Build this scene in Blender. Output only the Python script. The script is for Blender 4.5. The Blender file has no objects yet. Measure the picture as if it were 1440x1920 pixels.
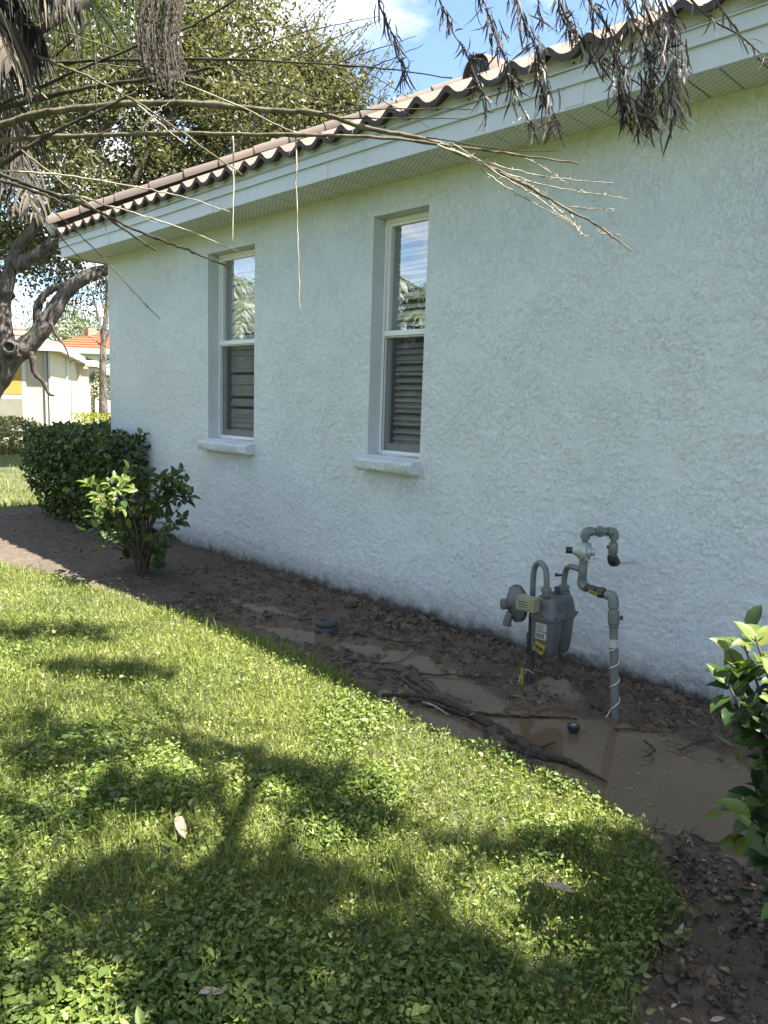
import bpy, bmesh, math, random
import numpy as np
from mathutils import Vector, Matrix
R_ = math.radians
rng = np.random.default_rng(7)
random.seed(7)
sc = bpy.context.scene
col = sc.collection

# ------------------------------------------------------------------ camera
# world frame: stucco wall is the plane y = 0, x runs along it, z up, metres
YAW, PITCH, ROLL, CAM_D, CAM_H, FPX = .7932, .1439, .0322, 3.6315, 1.45, 1400.0
_f = np.array([-math.sin(YAW)*math.cos(PITCH), math.cos(YAW)*math.cos(PITCH), -math.sin(PITCH)])
_r0 = np.array([math.cos(YAW), math.sin(YAW), 0.0])
_u0 = np.cross(_r0, _f)
_r = math.cos(ROLL)*_r0 + math.sin(ROLL)*_u0
_u = -math.sin(ROLL)*_r0 + math.cos(ROLL)*_u0
CAM = np.array([0.0, -CAM_D, CAM_H])
cd = bpy.data.cameras.new('camera')
cam = bpy.data.objects.new('camera', cd); col.objects.link(cam)
cd.sensor_fit = 'VERTICAL'; cd.sensor_height = 24.0; cd.sensor_width = 18.0
cd.lens = 24.0*FPX/1920.0
cd.clip_start = 0.05; cd.clip_end = 2000
M = Matrix.Identity(4)
for i in range(3):
    M[i][0] = _r[i]; M[i][1] = _u[i]; M[i][2] = -_f[i]; M[i][3] = CAM[i]
cam.matrix_world = M
sc.camera = cam

# ------------------------------------------------------------------ light
SUN = np.array([0.50, 0.27, 1.0]); SUN /= np.linalg.norm(SUN)
EXPOSURE = 2.45
w = bpy.data.worlds.new('World'); sc.world = w; w.use_nodes = True
wt = w.node_tree; wt.nodes.clear()
def wn(t, **k):
    n = wt.nodes.new(t)
    for a, b in k.items(): setattr(n, a, b)
    return n
sky = wn('ShaderNodeTexSky', sky_type='NISHITA', sun_disc=False)
sky.sun_elevation = math.asin(SUN[2]); sky.sun_rotation = math.atan2(SUN[0], SUN[1])
sky.air_density = 1.0; sky.dust_density = 0.25; sky.ozone_density = 2.2; sky.altitude = 5
bg = wn('ShaderNodeBackground'); bg.inputs['Strength'].default_value = 0.062
outw = wn('ShaderNodeOutputWorld')
tc = wn('ShaderNodeTexCoord'); sep = wn('ShaderNodeSeparateXYZ')
wt.links.new(tc.outputs['Generated'], sep.inputs[0])
mx = wn('ShaderNodeMath', operation='MAXIMUM'); mx.inputs[1].default_value = 0.03
ad = wn('ShaderNodeMath', operation='ADD'); ad.inputs[1].default_value = 0.12
wt.links.new(sep.outputs['Z'], mx.inputs[0]); wt.links.new(mx.outputs[0], ad.inputs[0])
dvx = wn('ShaderNodeMath', operation='DIVIDE'); dvy = wn('ShaderNodeMath', operation='DIVIDE')
wt.links.new(sep.outputs['X'], dvx.inputs[0]); wt.links.new(ad.outputs[0], dvx.inputs[1])
wt.links.new(sep.outputs['Y'], dvy.inputs[0]); wt.links.new(ad.outputs[0], dvy.inputs[1])
cmb = wn('ShaderNodeCombineXYZ')
wt.links.new(dvx.outputs[0], cmb.inputs[0]); wt.links.new(dvy.outputs[0], cmb.inputs[1])
cmb.inputs[2].default_value = 12.9
cn = wn('ShaderNodeTexNoise'); cn.inputs['Scale'].default_value = 1.15; cn.inputs['Detail'].default_value = 9
cn.inputs['Roughness'].default_value = 0.56; cn.inputs['Distortion'].default_value = 0.25
wt.links.new(cmb.outputs[0], cn.inputs['Vector'])
cr = wn('ShaderNodeValToRGB')
cr.color_ramp.elements[0].position = 0.49; cr.color_ramp.elements[1].position = 0.62
wt.links.new(cn.outputs['Fac'], cr.inputs[0])
cn2 = wn('ShaderNodeTexNoise'); cn2.inputs['Scale'].default_value = 2.3; cn2.inputs['Detail'].default_value = 7
wt.links.new(cmb.outputs[0], cn2.inputs['Vector'])
cc = wn('ShaderNodeValToRGB')
cc.color_ramp.elements[0].position = 0.3; cc.color_ramp.elements[0].color = (4.2, 4.4, 4.75, 1)
cc.color_ramp.elements[1].position = 0.65; cc.color_ramp.elements[1].color = (7.6, 7.75, 7.95, 1)
wt.links.new(cn2.outputs['Fac'], cc.inputs[0])
mixw = wn('ShaderNodeMixRGB')
wt.links.new(cr.outputs[0], mixw.inputs[0]); wt.links.new(sky.outputs[0], mixw.inputs[1])
wt.links.new(cc.outputs[0], mixw.inputs[2])
wt.links.new(mixw.outputs[0], bg.inputs['Color']); wt.links.new(bg.outputs[0], outw.inputs[0])

sd = bpy.data.lights.new('sun', 'SUN'); sd.energy = 5.0; sd.angle = R_(0.55); sd.color = (1.0, 0.945, 0.85)
so = bpy.data.objects.new('sun', sd); col.objects.link(so)
so.rotation_euler = Vector(SUN).to_track_quat('Z', 'Y').to_euler()
so.location = (6, 3, 12)
vs = sc.view_settings
vs.view_transform = 'Standard'; vs.look = 'None'; vs.gamma = 1; vs.exposure = EXPOSURE; vs.use_curve_mapping = False
cy = sc.cycles
cy.max_bounces = 8; cy.diffuse_bounces = 4; cy.glossy_bounces = 3; cy.transmission_bounces = 4
cy.transparent_max_bounces = 10; cy.caustics_reflective = False; cy.caustics_refractive = False
cy.use_denoising = True; cy.sample_clamp_indirect = 6.0

# ------------------------------------------------------------------ helpers
def ray(px, py):
    return (px-720)/FPX*_r - (py-960)/FPX*_u + _f
def dist(px, py, d):                       # point at depth d on the line of sight of a photo pixel
    return CAM + ray(px, py)*d
def hit(px, py, axis, val):
    v = ray(px, py); return CAM + v*((val-CAM[axis])/v[axis])

def _hash(ix, iy, s):
    n = (ix.astype(np.int64)*374761393 + iy.astype(np.int64)*668265263 + s*1442695041) & 0x7fffffff
    n = (n ^ (n >> 13))*1274126177 & 0x7fffffff
    return ((n ^ (n >> 16)) & 0xffff)/65535.0
def vnoise(x, y, s=0):
    x = np.asarray(x, float); y = np.asarray(y, float)
    ix = np.floor(x); iy = np.floor(y); fx = x-ix; fy = y-iy
    fx = fx*fx*(3-2*fx); fy = fy*fy*(3-2*fy)
    a = _hash(ix, iy, s); b = _hash(ix+1, iy, s); c = _hash(ix, iy+1, s); d = _hash(ix+1, iy+1, s)
    return (a*(1-fx)+b*fx)*(1-fy)+(c*(1-fx)+d*fx)*fy
def fbm(x, y, s=0, o=4):
    t = 0; a = .5; q = 0
    for i in range(o):
        t = t+a*vnoise(x*2**i+i*17.3, y*2**i-i*9.1, s+i); q += a; a *= .5
    return t/q
def smooth(a, b, x):
    t = np.clip((x-a)/(b-a), 0, 1); return t*t*(3-2*t)

def npmesh(name, V, F, rnd=None, smooth_=False, attrs=None):
    """F: (n,k) int array or list of such arrays"""
    me = bpy.data.meshes.new(name)
    V = np.asarray(V, np.float32).reshape(-1, 3)
    Fs = F if isinstance(F, list) else [F]
    Fs = [np.asarray(f, np.int32) for f in Fs if len(f)]
    loops = np.concatenate([f.ravel() for f in Fs])
    tot = np.concatenate([np.full(len(f), f.shape[1], np.int32) for f in Fs])
    start = np.concatenate([[0], np.cumsum(tot)[:-1]]).astype(np.int32)
    me.vertices.add(len(V)); me.vertices.foreach_set('co', V.ravel())
    me.loops.add(len(loops)); me.loops.foreach_set('vertex_index', loops)
    me.polygons.add(len(tot)); me.polygons.foreach_set('loop_start', start); me.polygons.foreach_set('loop_total', tot)
    if smooth_: me.polygons.foreach_set('use_smooth', np.ones(len(tot), bool))
    me.update(calc_edges=True)
    at = dict(attrs or {})
    if rnd is not None: at['rnd'] = rnd
    for k, a in at.items():
        A = me.attributes.new(k, 'FLOAT', 'POINT'); A.data.foreach_set('value', np.asarray(a, np.float32))
    return me

def link(name, me, m=None, parent=None):
    o = bpy.data.objects.new(name, me); col.objects.link(o)
    if m is not None:
        if len(me.materials) == 0: me.materials.append(m)
    if parent is not None:
        o.parent = parent                                  # meshes are laid out in world metres
        if parent.type == 'EMPTY':
            o.matrix_parent_inverse = Matrix.LocRotScale(parent.location, parent.rotation_euler, None).inverted()
    return o
def tag(o, label=None, cat=None, group=None, kind=None):
    if label: o['label'] = label
    if cat: o['category'] = cat
    if group: o['group'] = group
    if kind: o['kind'] = kind
    return o
def empty(name, loc=(0, 0, 0), rz=0):
    o = bpy.data.objects.new(name, None); col.objects.link(o)
    o.location = loc; o.rotation_euler = (0, 0, rz); o.empty_display_size = .1
    return o

class MB:
    def __init__(s): s.v = []; s.f = []; s.r = []
    def add(s, V, F, r=0.0):
        o = len(s.v); s.v += [tuple(map(float, p)) for p in V]; s.f += [tuple(i+o for i in q) for q in F]; s.r += [r]*len(V); return s
    def box(s, a, b, M=None, r=0.0):
        (x0, y0, z0), (x1, y1, z1) = a, b
        V = [(x0,y0,z0),(x1,y0,z0),(x1,y1,z0),(x0,y1,z0),(x0,y0,z1),(x1,y0,z1),(x1,y1,z1),(x0,y1,z1)]
        if M is not None: V = [tuple(M @ Vector(p)) for p in V]
        return s.add(V, [(0,3,2,1),(4,5,6,7),(0,1,5,4),(1,2,6,5),(2,3,7,6),(3,0,4,7)], r)
    def tube(s, P, rad, n=8, cap=True, r=0.0):
        P = [np.asarray(p, float) for p in P]
        if not hasattr(rad, '__len__'): rad = [rad]*len(P)
        T = []
        for i in range(len(P)):
            t = P[min(i+1, len(P)-1)]-P[max(i-1, 0)]; T.append(t/(np.linalg.norm(t)+1e-9))
        a = np.array([0, 0, 1.]) if abs(T[0][2]) < .9 else np.array([1., 0, 0])
        N = np.cross(T[0], a); N /= np.linalg.norm(N)
        V = []; F = []
        for i, p in enumerate(P):
            N = N-T[i]*(N@T[i]); N /= np.linalg.norm(N)+1e-9; B = np.cross(T[i], N)
            for k in range(n):
                t = 2*math.pi*k/n; V.append(p+rad[i]*(math.cos(t)*N+math.sin(t)*B))
        for i in range(len(P)-1):
            for k in range(n):
                F.append((i*n+k, i*n+(k+1) % n, (i+1)*n+(k+1) % n, (i+1)*n+k))
        if cap: F.append(tuple(range(n-1, -1, -1))); F.append(tuple((len(P)-1)*n+k for k in range(n)))
        return s.add(V, F, r)
    def lathe(s, prof, c=(0, 0, 0), axis=(0, 0, 1), n=20, r=0.0):
        q = Vector((0, 0, 1)).rotation_difference(Vector(axis)); V = []; F = []
        for (rr, z) in prof:
            for k in range(n):
                t = 2*math.pi*k/n
                V.append(tuple(Vector(c)+q @ Vector((rr*math.cos(t), rr*math.sin(t), z))))
        for i in range(len(prof)-1):
            for k in range(n): F.append((i*n+k, i*n+(k+1) % n, (i+1)*n+(k+1) % n, (i+1)*n+k))
        F.append(tuple(range(n-1, -1, -1))); F.append(tuple((len(prof)-1)*n+k for k in range(n)))
        return s.add(V, F, r)
    def mesh(s, name, smooth_=None, bevel=0):
        me = bpy.data.meshes.new(name); me.from_pydata(s.v, [], s.f); me.update()
        A = me.attributes.new('rnd', 'FLOAT', 'POINT'); A.data.foreach_set('value', np.asarray(s.r, np.float32))
        if bevel:
            bm = bmesh.new(); bm.from_mesh(me)
            bmesh.ops.remove_doubles(bm, verts=bm.verts, dist=1e-5)
            bmesh.ops.bevel(bm, geom=[e for e in bm.edges if e.is_manifold and e.calc_face_angle(0) > .6], offset=bevel, segments=2, affect='EDGES', profile=.6)
            bm.to_mesh(me); bm.free()
        if smooth_ is not None:
            me.shade_smooth() if smooth_ == 180 else me.set_sharp_from_angle(angle=R_(smooth_))
            for p in me.polygons: p.use_smooth = True
        return me
    def build(s, name, m, parent=None, smooth_=None, bevel=0):
        return link(name, s.mesh(name, smooth_, bevel), m, parent)

def curve_pts(P, n=8):
    """Catmull-Rom through points"""
    P = [np.asarray(p, float) for p in P]
    if len(P) < 3: return [P[0]+(P[-1]-P[0])*t for t in np.linspace(0, 1, n)]
    Q = [2*P[0]-P[1]]+P+[2*P[-1]-P[-2]]; out = []
    for i in range(1, len(Q)-2):
        for t in np.linspace(0, 1, n, endpoint=False):
            a, b, c, d = Q[i-1:i+3]
            out.append(.5*((2*b)+(c-a)*t+(2*a-5*b+4*c-d)*t*t+(3*b-a-3*c+d)*t**3))
    out.append(P[-1]); return out

# leaf templates: (u along, v across, w up) and faces
LEAF4 = (np.array([(0,0,0),(.26,.46,.08),(.60,.40,.06),(1,0,-.08),(.60,-.40,.06),(.26,-.46,.08)]), np.array([(0,3,2,1),(0,5,4,3)]))
LEAF8 = (np.array([(0,0,0),(.12,.0,.0),(.3,.44,.08),(.6,.5,.09),(.85,.28,.03),(1,0,-.1),(.85,-.28,.03),(.6,-.5,.09),(.3,-.44,.08),(.45,0,.0),(.75,0,-.03)]),
         np.array([(1,9,3,2),(9,10,4,3),(1,8,7,9),(9,7,6,10)]), np.array([(10,5,4),(10,6,5)]))
QUAD = (np.array([(0,0,0),(.5,.5,.0),(1,0,0),(.5,-.5,0)]), np.array([(0,3,2,1)]))
STRIP = (np.array([(0,.35,0),(0,-.35,0),(.5,-.5,.06),(.5,.5,.06),(1,0,-.1)]), np.array([(0,1,2,3)]), np.array([(3,2,4)]))
BLADE = (np.array([(0,.5,0),(0,-.5,0),(.5,-.4,.10),(.5,.4,.10),(1,0,.42)]), np.array([(0,1,2,3)]), np.array([(3,2,4)]))
def scatter(T, P, A, N, L, W, rnd):
    P = np.asarray(P, float); n = len(P)
    A = A/(np.linalg.norm(A, axis=1, keepdims=True)+1e-9)
    N = N-A*(N*A).sum(1, keepdims=True); N = N/(np.linalg.norm(N, axis=1, keepdims=True)+1e-9)
    B = np.cross(N, A); tv = T[0]; k = len(tv)
    L = np.broadcast_to(L, (n,)); W = np.broadcast_to(W, (n,))
    V = (P[:, None]+A[:, None]*(tv[None, :, 0, None]*L[:, None, None])+B[:, None]*(tv[None, :, 1, None]*W[:, None, None])+N[:, None]*(tv[None, :, 2, None]*L[:, None, None]))
    Fs = [(f[None]+(np.arange(n)*k)[:, None, None]).reshape(-1, f.shape[1]) for f in T[1:]]
    return V.reshape(-1, 3), Fs, np.repeat(rnd, k)
def unit(n):
    v = rng.normal(size=(n, 3)); return v/np.linalg.norm(v, axis=1, keepdims=True)

# ------------------------------------------------------------------ materials
def newmat(name):
    m = bpy.data.materials.new(name); m.use_nodes = True; t = m.node_tree; t.nodes.clear(); return m, t
class NT:
    def __init__(s, t): s.t = t
    def n(s, typ, ins=None, **k):
        nd = s.t.nodes.new(typ)
        for a, b in k.items(): setattr(nd, a, b)
        for a, b in (ins or {}).items():
            if isinstance(b, bpy.types.NodeSocket): s.t.links.new(b, nd.inputs[a])
            else: nd.inputs[a].default_value = b
        return nd
    def ramp(s, fac, stops):
        nd = s.n('ShaderNodeValToRGB', {0: fac}); e = nd.color_ramp.elements
        e[0].position, e[0].color = stops[0][0], tuple(stops[0][1])+(1,)
        e[1].position, e[1].color = stops[-1][0], tuple(stops[-1][1])+(1,)
        for p, c in stops[1:-1]:
            x = e.new(p); x.color = tuple(c)+(1,)
        return nd.outputs[0]
    def obj(s): return s.n('ShaderNodeTexCoord').outputs['Object']
    def noise(s, vec, scale, detail=4, rough=.55, dist=0):
        return s.n('ShaderNodeTexNoise', {'Vector': vec, 'Scale': scale, 'Detail': detail, 'Roughness': rough, 'Distortion': dist}).outputs['Fac']
    def math(s, op, a, b=0.0, clamp=False):
        return s.n('ShaderNodeMath', {0: a, 1: b}, operation=op, use_clamp=clamp).outputs[0]
    def mix(s, f, a, b, bt='MIX'):
        return s.n('ShaderNodeMixRGB', {0: f, 1: a, 2: b}, blend_type=bt).outputs[0]
    def map(s, vec, scale=(1,1,1), rot=(0,0,0)):
        return s.n('ShaderNodeMapping', {'Vector': vec, 'Scale': scale, 'Rotation': rot}).outputs[0]
    def bump(s, h, strength=1.0, distance=.01, normal=None):
        d = {'Strength': strength, 'Distance': distance, 'Height': h}
        if normal is not None: d['Normal'] = normal
        return s.n('ShaderNodeBump', d).outputs[0]
    def out(s, sh): s.n('ShaderNodeOutputMaterial', {0: sh})
    def bsdf(s, **k):
        ins = {}
        for a, b in k.items(): ins[{'base': 'Base Color', 'rough': 'Roughness', 'metal': 'Metallic', 'normal': 'Normal', 'spec': 'Specular IOR Level', 'coat': 'Coat Weight', 'ior': 'IOR'}[a]] = b
        return s.n('ShaderNodeBsdfPrincipled', ins).outputs[0]

def mat_plain(name, c, rough=.6, var=.12, scale=20, bump=.0, bscale=60, metal=0, spec=.5, dirt=None):
    m, t = newmat(name); N = NT(t); o = N.obj()
    f = N.noise(o, scale, 5, .6)
    lo = [x*(1-var) for x in c]; hi = [min(1, x*(1+var)) for x in c]
    base = N.ramp(f, [(.3, lo), (.7, hi)])
    if dirt:
        d = N.ramp(N.noise(o, dirt[1], 6, .7), [(dirt[2], (0,0,0)), (dirt[2]+.15, (1,1,1))])
        base = N.mix(d, base, tuple(dirt[0])+(1,))
    k = dict(base=base, rough=rough, metal=metal, spec=spec)
    if bump: k['normal'] = N.bump(N.noise(o, bscale, 5, .6), 1.0, bump)
    N.out(N.bsdf(**k)); return m

def mat_leaf(name, stops, rough=.45, trans=.35, tcol=(1.3, 1.35, .5), spec=.4):
    m, t = newmat(name); N = NT(t)
    a = N.n('ShaderNodeAttribute', attribute_name='rnd')
    base = N.ramp(a.outputs['Fac'], stops)
    p = N.bsdf(base=base, rough=rough, spec=spec)
    tb = N.mix(1.0, base, tuple(tcol)+(1,), 'MULTIPLY')
    tr = N.n('ShaderNodeBsdfTranslucent', {'Color': tb}).outputs[0]
    N.out(N.n('ShaderNodeMixShader', {0: trans, 1: p, 2: tr}).outputs[0]); return m
def mat_leaf_objects(name, stops, rough=.35, trans=.3, tcol=(1.3, 1.35, .45), spec=.5):
    m, t = newmat(name); N = NT(t)
    oi = N.n('ShaderNodeObjectInfo')
    base = N.ramp(oi.outputs['Random'], stops)
    o = N.obj()
    vein = N.n('ShaderNodeTexWave', {'Vector': o, 'Scale': 18, 'Distortion': 1.0}, bands_direction='X').outputs['Fac']
    p = N.bsdf(base=base, rough=rough, spec=spec, normal=N.bump(vein, .35, .001))
    tb = N.mix(1.0, base, tuple(tcol)+(1,), 'MULTIPLY')
    tr = N.n('ShaderNodeBsdfTranslucent', {'Color': tb}).outputs[0]
    N.out(N.n('ShaderNodeMixShader', {0: trans, 1: p, 2: tr}).outputs[0]); return m

def mat_stucco():
    m, t = newmat('stucco_paint'); N = NT(t); o = N.obj()
    z = N.n('ShaderNodeSeparateXYZ', {0: o}).outputs['Z']
    zz = N.n('ShaderNodeSeparateXYZ', {0: o}).outputs['Z']
    up = N.n('ShaderNodeMapRange', {0: zz, 1: 2.0, 2: 2.6}).outputs[0]
    def plates(v, sc_, lo, hi_): return N.ramp(N.noise(v, sc_, 6, .72, .4), [(lo, (0,0,0)), (hi_, (1,1,1))])
    pa = N.mix(up, plates(N.map(o, (.85, 1, 1.2), (0, R_(-10), 0)), 13, .495, .512), plates(N.map(o, (1.5, 1, .6)), 14, .495, .512))
    rd = N.math('ADD', pa, N.math('MULTIPLY', plates(o, 31, .50, .525), .7))
    rd = N.math('MULTIPLY', rd, N.n('ShaderNodeMapRange', {0: N.noise(o, 2.6, 4, .65), 1: .36, 2: .62, 3: .28, 4: 1.05}).outputs[0])
    nrm = N.bump(N.math('ADD', rd, N.math('MULTIPLY', N.noise(o, 150, 2, .6), .2)), .66, .0042)
    base = N.ramp(N.noise(o, 1.1, 5, .6), [(.3, (.545, .588, .613)), (.7, (.60, .64, .665))])
    # mud splash and damp line at the foot of the wall
    sp = N.math('ADD', z, N.math('MULTIPLY', N.math('SUBTRACT', N.noise(o, 9, 6, .7), .5), .22))
    dirt = N.ramp(sp, [(.05, (1,1,1)), (.13, (.38,.38,.38)), (.28, (0,0,0))])
    sp2 = N.ramp(N.noise(o, 140, 3, .6), [(.56, (0,0,0)), (.64, (1,1,1))])
    sp2 = N.math('MULTIPLY', sp2, N.ramp(z, [(.02, (1,1,1)), (.34, (0,0,0))]))
    base = N.mix(N.math('MULTIPLY', sp2, .55), base, (.12, .095, .07, 1))
    base = N.mix(dirt, base, (.075, .066, .054, 1))
    # faint runs under the sills and eave
    runs = N.ramp(N.noise(N.map(o, (14, 1, .5)), 1.0, 5, .6), [(.55, (0,0,0)), (.8, (1,1,1))])
    base = N.mix(N.math('MULTIPLY', runs, .16), base, (.42, .45, .40, 1))
    N.out(N.bsdf(base=base, rough=.62, spec=.35, normal=nrm)); return m

def mat_mud():
    m, t = newmat('wet_mud'); N = NT(t); o = N.obj()
    wet = N.n('ShaderNodeAttribute', attribute_name='wet').outputs['Fac']
    sand = N.n('ShaderNodeAttribute', attribute_name='sand').outputs['Fac']
    lawn = N.n('ShaderNodeAttribute', attribute_name='lawn').outputs['Fac']
    n1 = N.noise(o, 7, 6, .65); n2 = N.noise(o, 60, 5, .7); n3 = N.noise(o, 220, 3, .6)
    dry = N.ramp(n1, [(.3, (.058, .044, .031)), (.7, (.105, .081, .057))])
    wetc = N.ramp(n1, [(.3, (.055, .036, .021)), (.7, (.115, .077, .045))])
    base = N.mix(wet, dry, wetc)
    base = N.mix(N.ramp(n2, [(.52, (0,0,0)), (.62, (.75,.75,.75))]), base, (.035, .026, .018, 1))
    base = N.mix(N.ramp(n3, [(.66, (0,0,0)), (.74, (.5,.5,.5))]), base, (.33, .28, .21, 1))
    base = N.mix(sand, base, N.ramp(n2, [(.35, (.10, .078, .052)), (.65, (.18, .14, .095))]))
    base = N.mix(lawn, base, (.06, .065, .026, 1))
    rough = N.math('SUBTRACT', .92, N.math('MULTIPLY', wet, N.math('ADD', .40, N.math('MULTIPLY', n1, .62))))
    h = N.math('ADD', N.math('MULTIPLY', n2, .9), N.math('MULTIPLY', n3, .25))
    N.out(N.bsdf(base=base, rough=rough, spec=.5, normal=N.bump(h, .9, .012))); return m

def mat_water():
    m, t = newmat('muddy_water'); N = NT(t); o = N.obj()
    base = N.ramp(N.noise(o, 3.5, 4, .6), [(.3, (.100, .069, .040)), (.7, (.140, .098, .058))])
    base = N.mix(N.ramp(N.noise(o, 120, 2, .5), [(.68, (0,0,0)), (.73, (.6,.6,.6))]), base, (.27, .25, .21, 1))
    h = N.math('ADD', N.noise(N.map(o, (1, 2.2, 1), (0, 0, .5)), 9, 3, .5), N.math('MULTIPLY', N.noise(o, 34, 2), .3))
    N.out(N.bsdf(base=base, rough=.045, spec=.5, ior=1.36, normal=N.bump(h, .25, .004))); return m

def mat_glass(name, tint=(.86, .9, .88), f0=.3):
    m, t = newmat(name); N = NT(t)
    o = N.obj()
    g = N.n('ShaderNodeBsdfGlossy', {'Color': (1, 1, 1, 1), 'Roughness': .004, 'Normal': N.bump(N.noise(o, 3.0, 2), .35, .004)}).outputs[0]
    tr = N.n('ShaderNodeBsdfTransparent', {'Color': tuple(tint)+(1,)}).outputs[0]
    fr = N.n('ShaderNodeLayerWeight', {'Blend': .5}).outputs['Facing']
    fac = N.math('ADD', N.math('MULTIPLY', N.math('POWER', fr, 3.0), .6), f0, True)
    N.out(N.n('ShaderNodeMixShader', {0: fac, 1: tr, 2: g}).outputs[0]); return m
def mat_screen():
    m, t = newmat('insect_screen'); N = NT(t)
    d = N.n('ShaderNodeBsdfDiffuse', {'Color': (.06, .062, .058, 1)}).outputs[0]
    tr = N.n('ShaderNodeBsdfTransparent', {'Color': (1, 1, 1, 1)}).outputs[0]
    N.out(N.n('ShaderNodeMixShader', {0: .47, 1: d, 2: tr}).outputs[0]); return m

def mat_bark(name, a, b, scale=9, dist=.02):
    m, t = newmat(name); N = NT(t); o = N.obj()
    v = N.map(o, (1, 1, .35)); n = N.noise(v, scale, 6, .65, .6)
    base = N.ramp(n, [(.32, a), (.66, b)])
    N.out(N.bsdf(base=base, rough=.9, spec=.2, normal=N.bump(n, 1.0, dist))); return m
def mat_soffit():
    m, t = newmat('vinyl_soffit'); N = NT(t); o = N.obj()
    v = N.map(o, (1, 1, 1), (0, 0, .55))
    w1 = N.n('ShaderNodeTexWave', {'Vector': v, 'Scale': 22}, bands_direction='X').outputs['Fac']
    w2 = N.n('ShaderNodeTexWave', {'Vector': v, 'Scale': 11}, bands_direction='Y').outputs['Fac']
    h = N.ramp(N.math('MULTIPLY', N.ramp(w1, [(.45, (0,0,0)), (.6, (1,1,1))]), N.ramp(w2, [(.3, (0,0,0)), (.45, (1,1,1))])), [(.3, (0,0,0)), (.7, (1,1,1))])
    base = N.mix(h, (.60, .62, .57, 1), (.30, .31, .27, 1))
    base = N.mix(N.ramp(N.noise(o, 5, 6, .7), [(.55, (0,0,0)), (.75, (.35,.35,.35))]), base, (.33, .35, .27, 1))
    N.out(N.bsdf(base=base, rough=.6, spec=.3, normal=N.bump(h, -.8, .003))); return m
def mat_white(name, c=(.74, .75, .75), stain=.25):
    m, t = newmat(name); N = NT(t); o = N.obj()
    base = N.ramp(N.noise(o, 2.0, 5), [(.3, [x*.93 for x in c]), (.7, c)])
    st = N.ramp(N.noise(N.map(o, (10, 1, .7)), 1.2, 6, .7), [(.52, (0,0,0)), (.72, (1,1,1))])
    base = N.mix(N.math('MULTIPLY', st, stain), base, (.36, .36, .33, 1))
    N.out(N.bsdf(base=base, rough=.5, spec=.35, normal=N.bump(N.noise(o, 35, 4), .25, .003))); return m
def mat_tile():
    m, t = newmat('clay_tile'); N = NT(t); o = N.obj(); g = N.n('ShaderNodeNewGeometry').outputs['Position']
    oi = N.n('ShaderNodeObjectInfo').outputs['Random']
    base = N.ramp(oi, [(0, (.125, .094, .076)), (.5, (.165, .126, .103)), (1, (.11, .088, .075))])
    base = N.mix(N.ramp(N.noise(g, 11, 6, .7), [(.5, (0,0,0)), (.75, (.7,.7,.7))]), base, (.125, .10, .085, 1))
    base = N.mix(N.ramp(N.noise(g, 60, 3, .6), [(.6, (0,0,0)), (.7, (.6,.6,.6))]), base, (.07, .056, .048, 1))
    N.out(N.bsdf(base=base, rough=.85, spec=.25, normal=N.bump(N.noise(g, 90, 4), .5, .003))); return m

MT = {}
MT['stucco'] = mat_stucco(); MT['mud'] = mat_mud(); MT['water'] = mat_water()
MT['glass'] = mat_glass('window_glass', (.95, .96, .95), .30); MT['glass2'] = mat_glass('screened_glass', (.94, .95, .94), .04); MT['screen'] = mat_screen()
MT['soffit'] = mat_soffit(); MT['white'] = mat_white('white_fascia_paint', (.52, .56, .60), .25)
MT['frame'] = mat_plain('white_window_frame', (.72, .74, .74), .4, .05, 6)
MT['closure'] = mat_plain('white_mortar', (.50, .50, .49), .9, .1, 14, .006, 40, dirt=((.3, .3, .26), 9, .58))
MT['tile'] = mat_tile()
MT['tile_edge'] = mat_plain('dark_tile_edge', (.055, .047, .043), .9, .35, 40, .004, 80)
MT['black'] = mat_plain('black_plastic', (.016, .016, .016), .45, .3, 30)
MT['slat'] = mat_plain('blind_slat', (.80, .79, .74), .5, .05, 5)
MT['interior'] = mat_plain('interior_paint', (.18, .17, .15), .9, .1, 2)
MT['meter'] = mat_plain('meter_grey_paint', (.088, .094, .096), .45, .16, 9, .0015, 120, dirt=((.08, .075, .065), 12, .60))
MT['pipe'] = mat_plain('pipe_grey_paint', (.118, .134, .128), .42, .14, 16, .0012, 150, dirt=((.10, .09, .075), 22, .62))
MT['lead'] = mat_plain('dark_iron', (.04, .042, .042), .5, .3, 25, .001, 120)
MT['module'] = mat_plain('aged_yellow_plastic', (.23, .22, .15), .55, .14, 22, .001, 90, dirt=((.14, .13, .09), 18, .58))
MT['silver'] = mat_plain('zinc_body', (.33, .37, .36), .42, .12, 25, .0015, 90, metal=.35)
MT['yellow'] = mat_plain('yellow_label', (.30, .21, .03), .5, .15, 60)
MT['paper'] = mat_plain('white_label', (.40, .40, .38), .5, .1, 90, dirt=((.2, .2, .18), 60, .55))
MT['ink'] = mat_plain('label_ink', (.03, .03, .028), .6, .2, 30)
MT['wire'] = mat_plain('pale_wire', (.62, .58, .45), .5, .1, 30)
MT['bark'] = mat_bark('oak_bark', (.028, .023, .019), (.175, .152, .126), 9, .09)
MT['stem'] = mat_bark('shrub_stem_bark', (.05, .04, .03), (.13, .105, .08), 30, .004)
MT['deadwood'] = mat_bark('wet_dead_wood', (.022, .017, .013), (.075, .058, .045), 24, .008)
MT['stalk'] = mat_bark('dry_palm_stalk', (.05, .042, .028), (.17, .148, .10), 22, .004)
MT['darkstalk'] = mat_bark('dark_palm_stalk', (.018, .015, .011), (.07, .06, .043), 22, .004)
MT['palebark'] = mat_bark('pale_twig', (.20, .175, .135), (.40, .36, .29), 30, .002)

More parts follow.
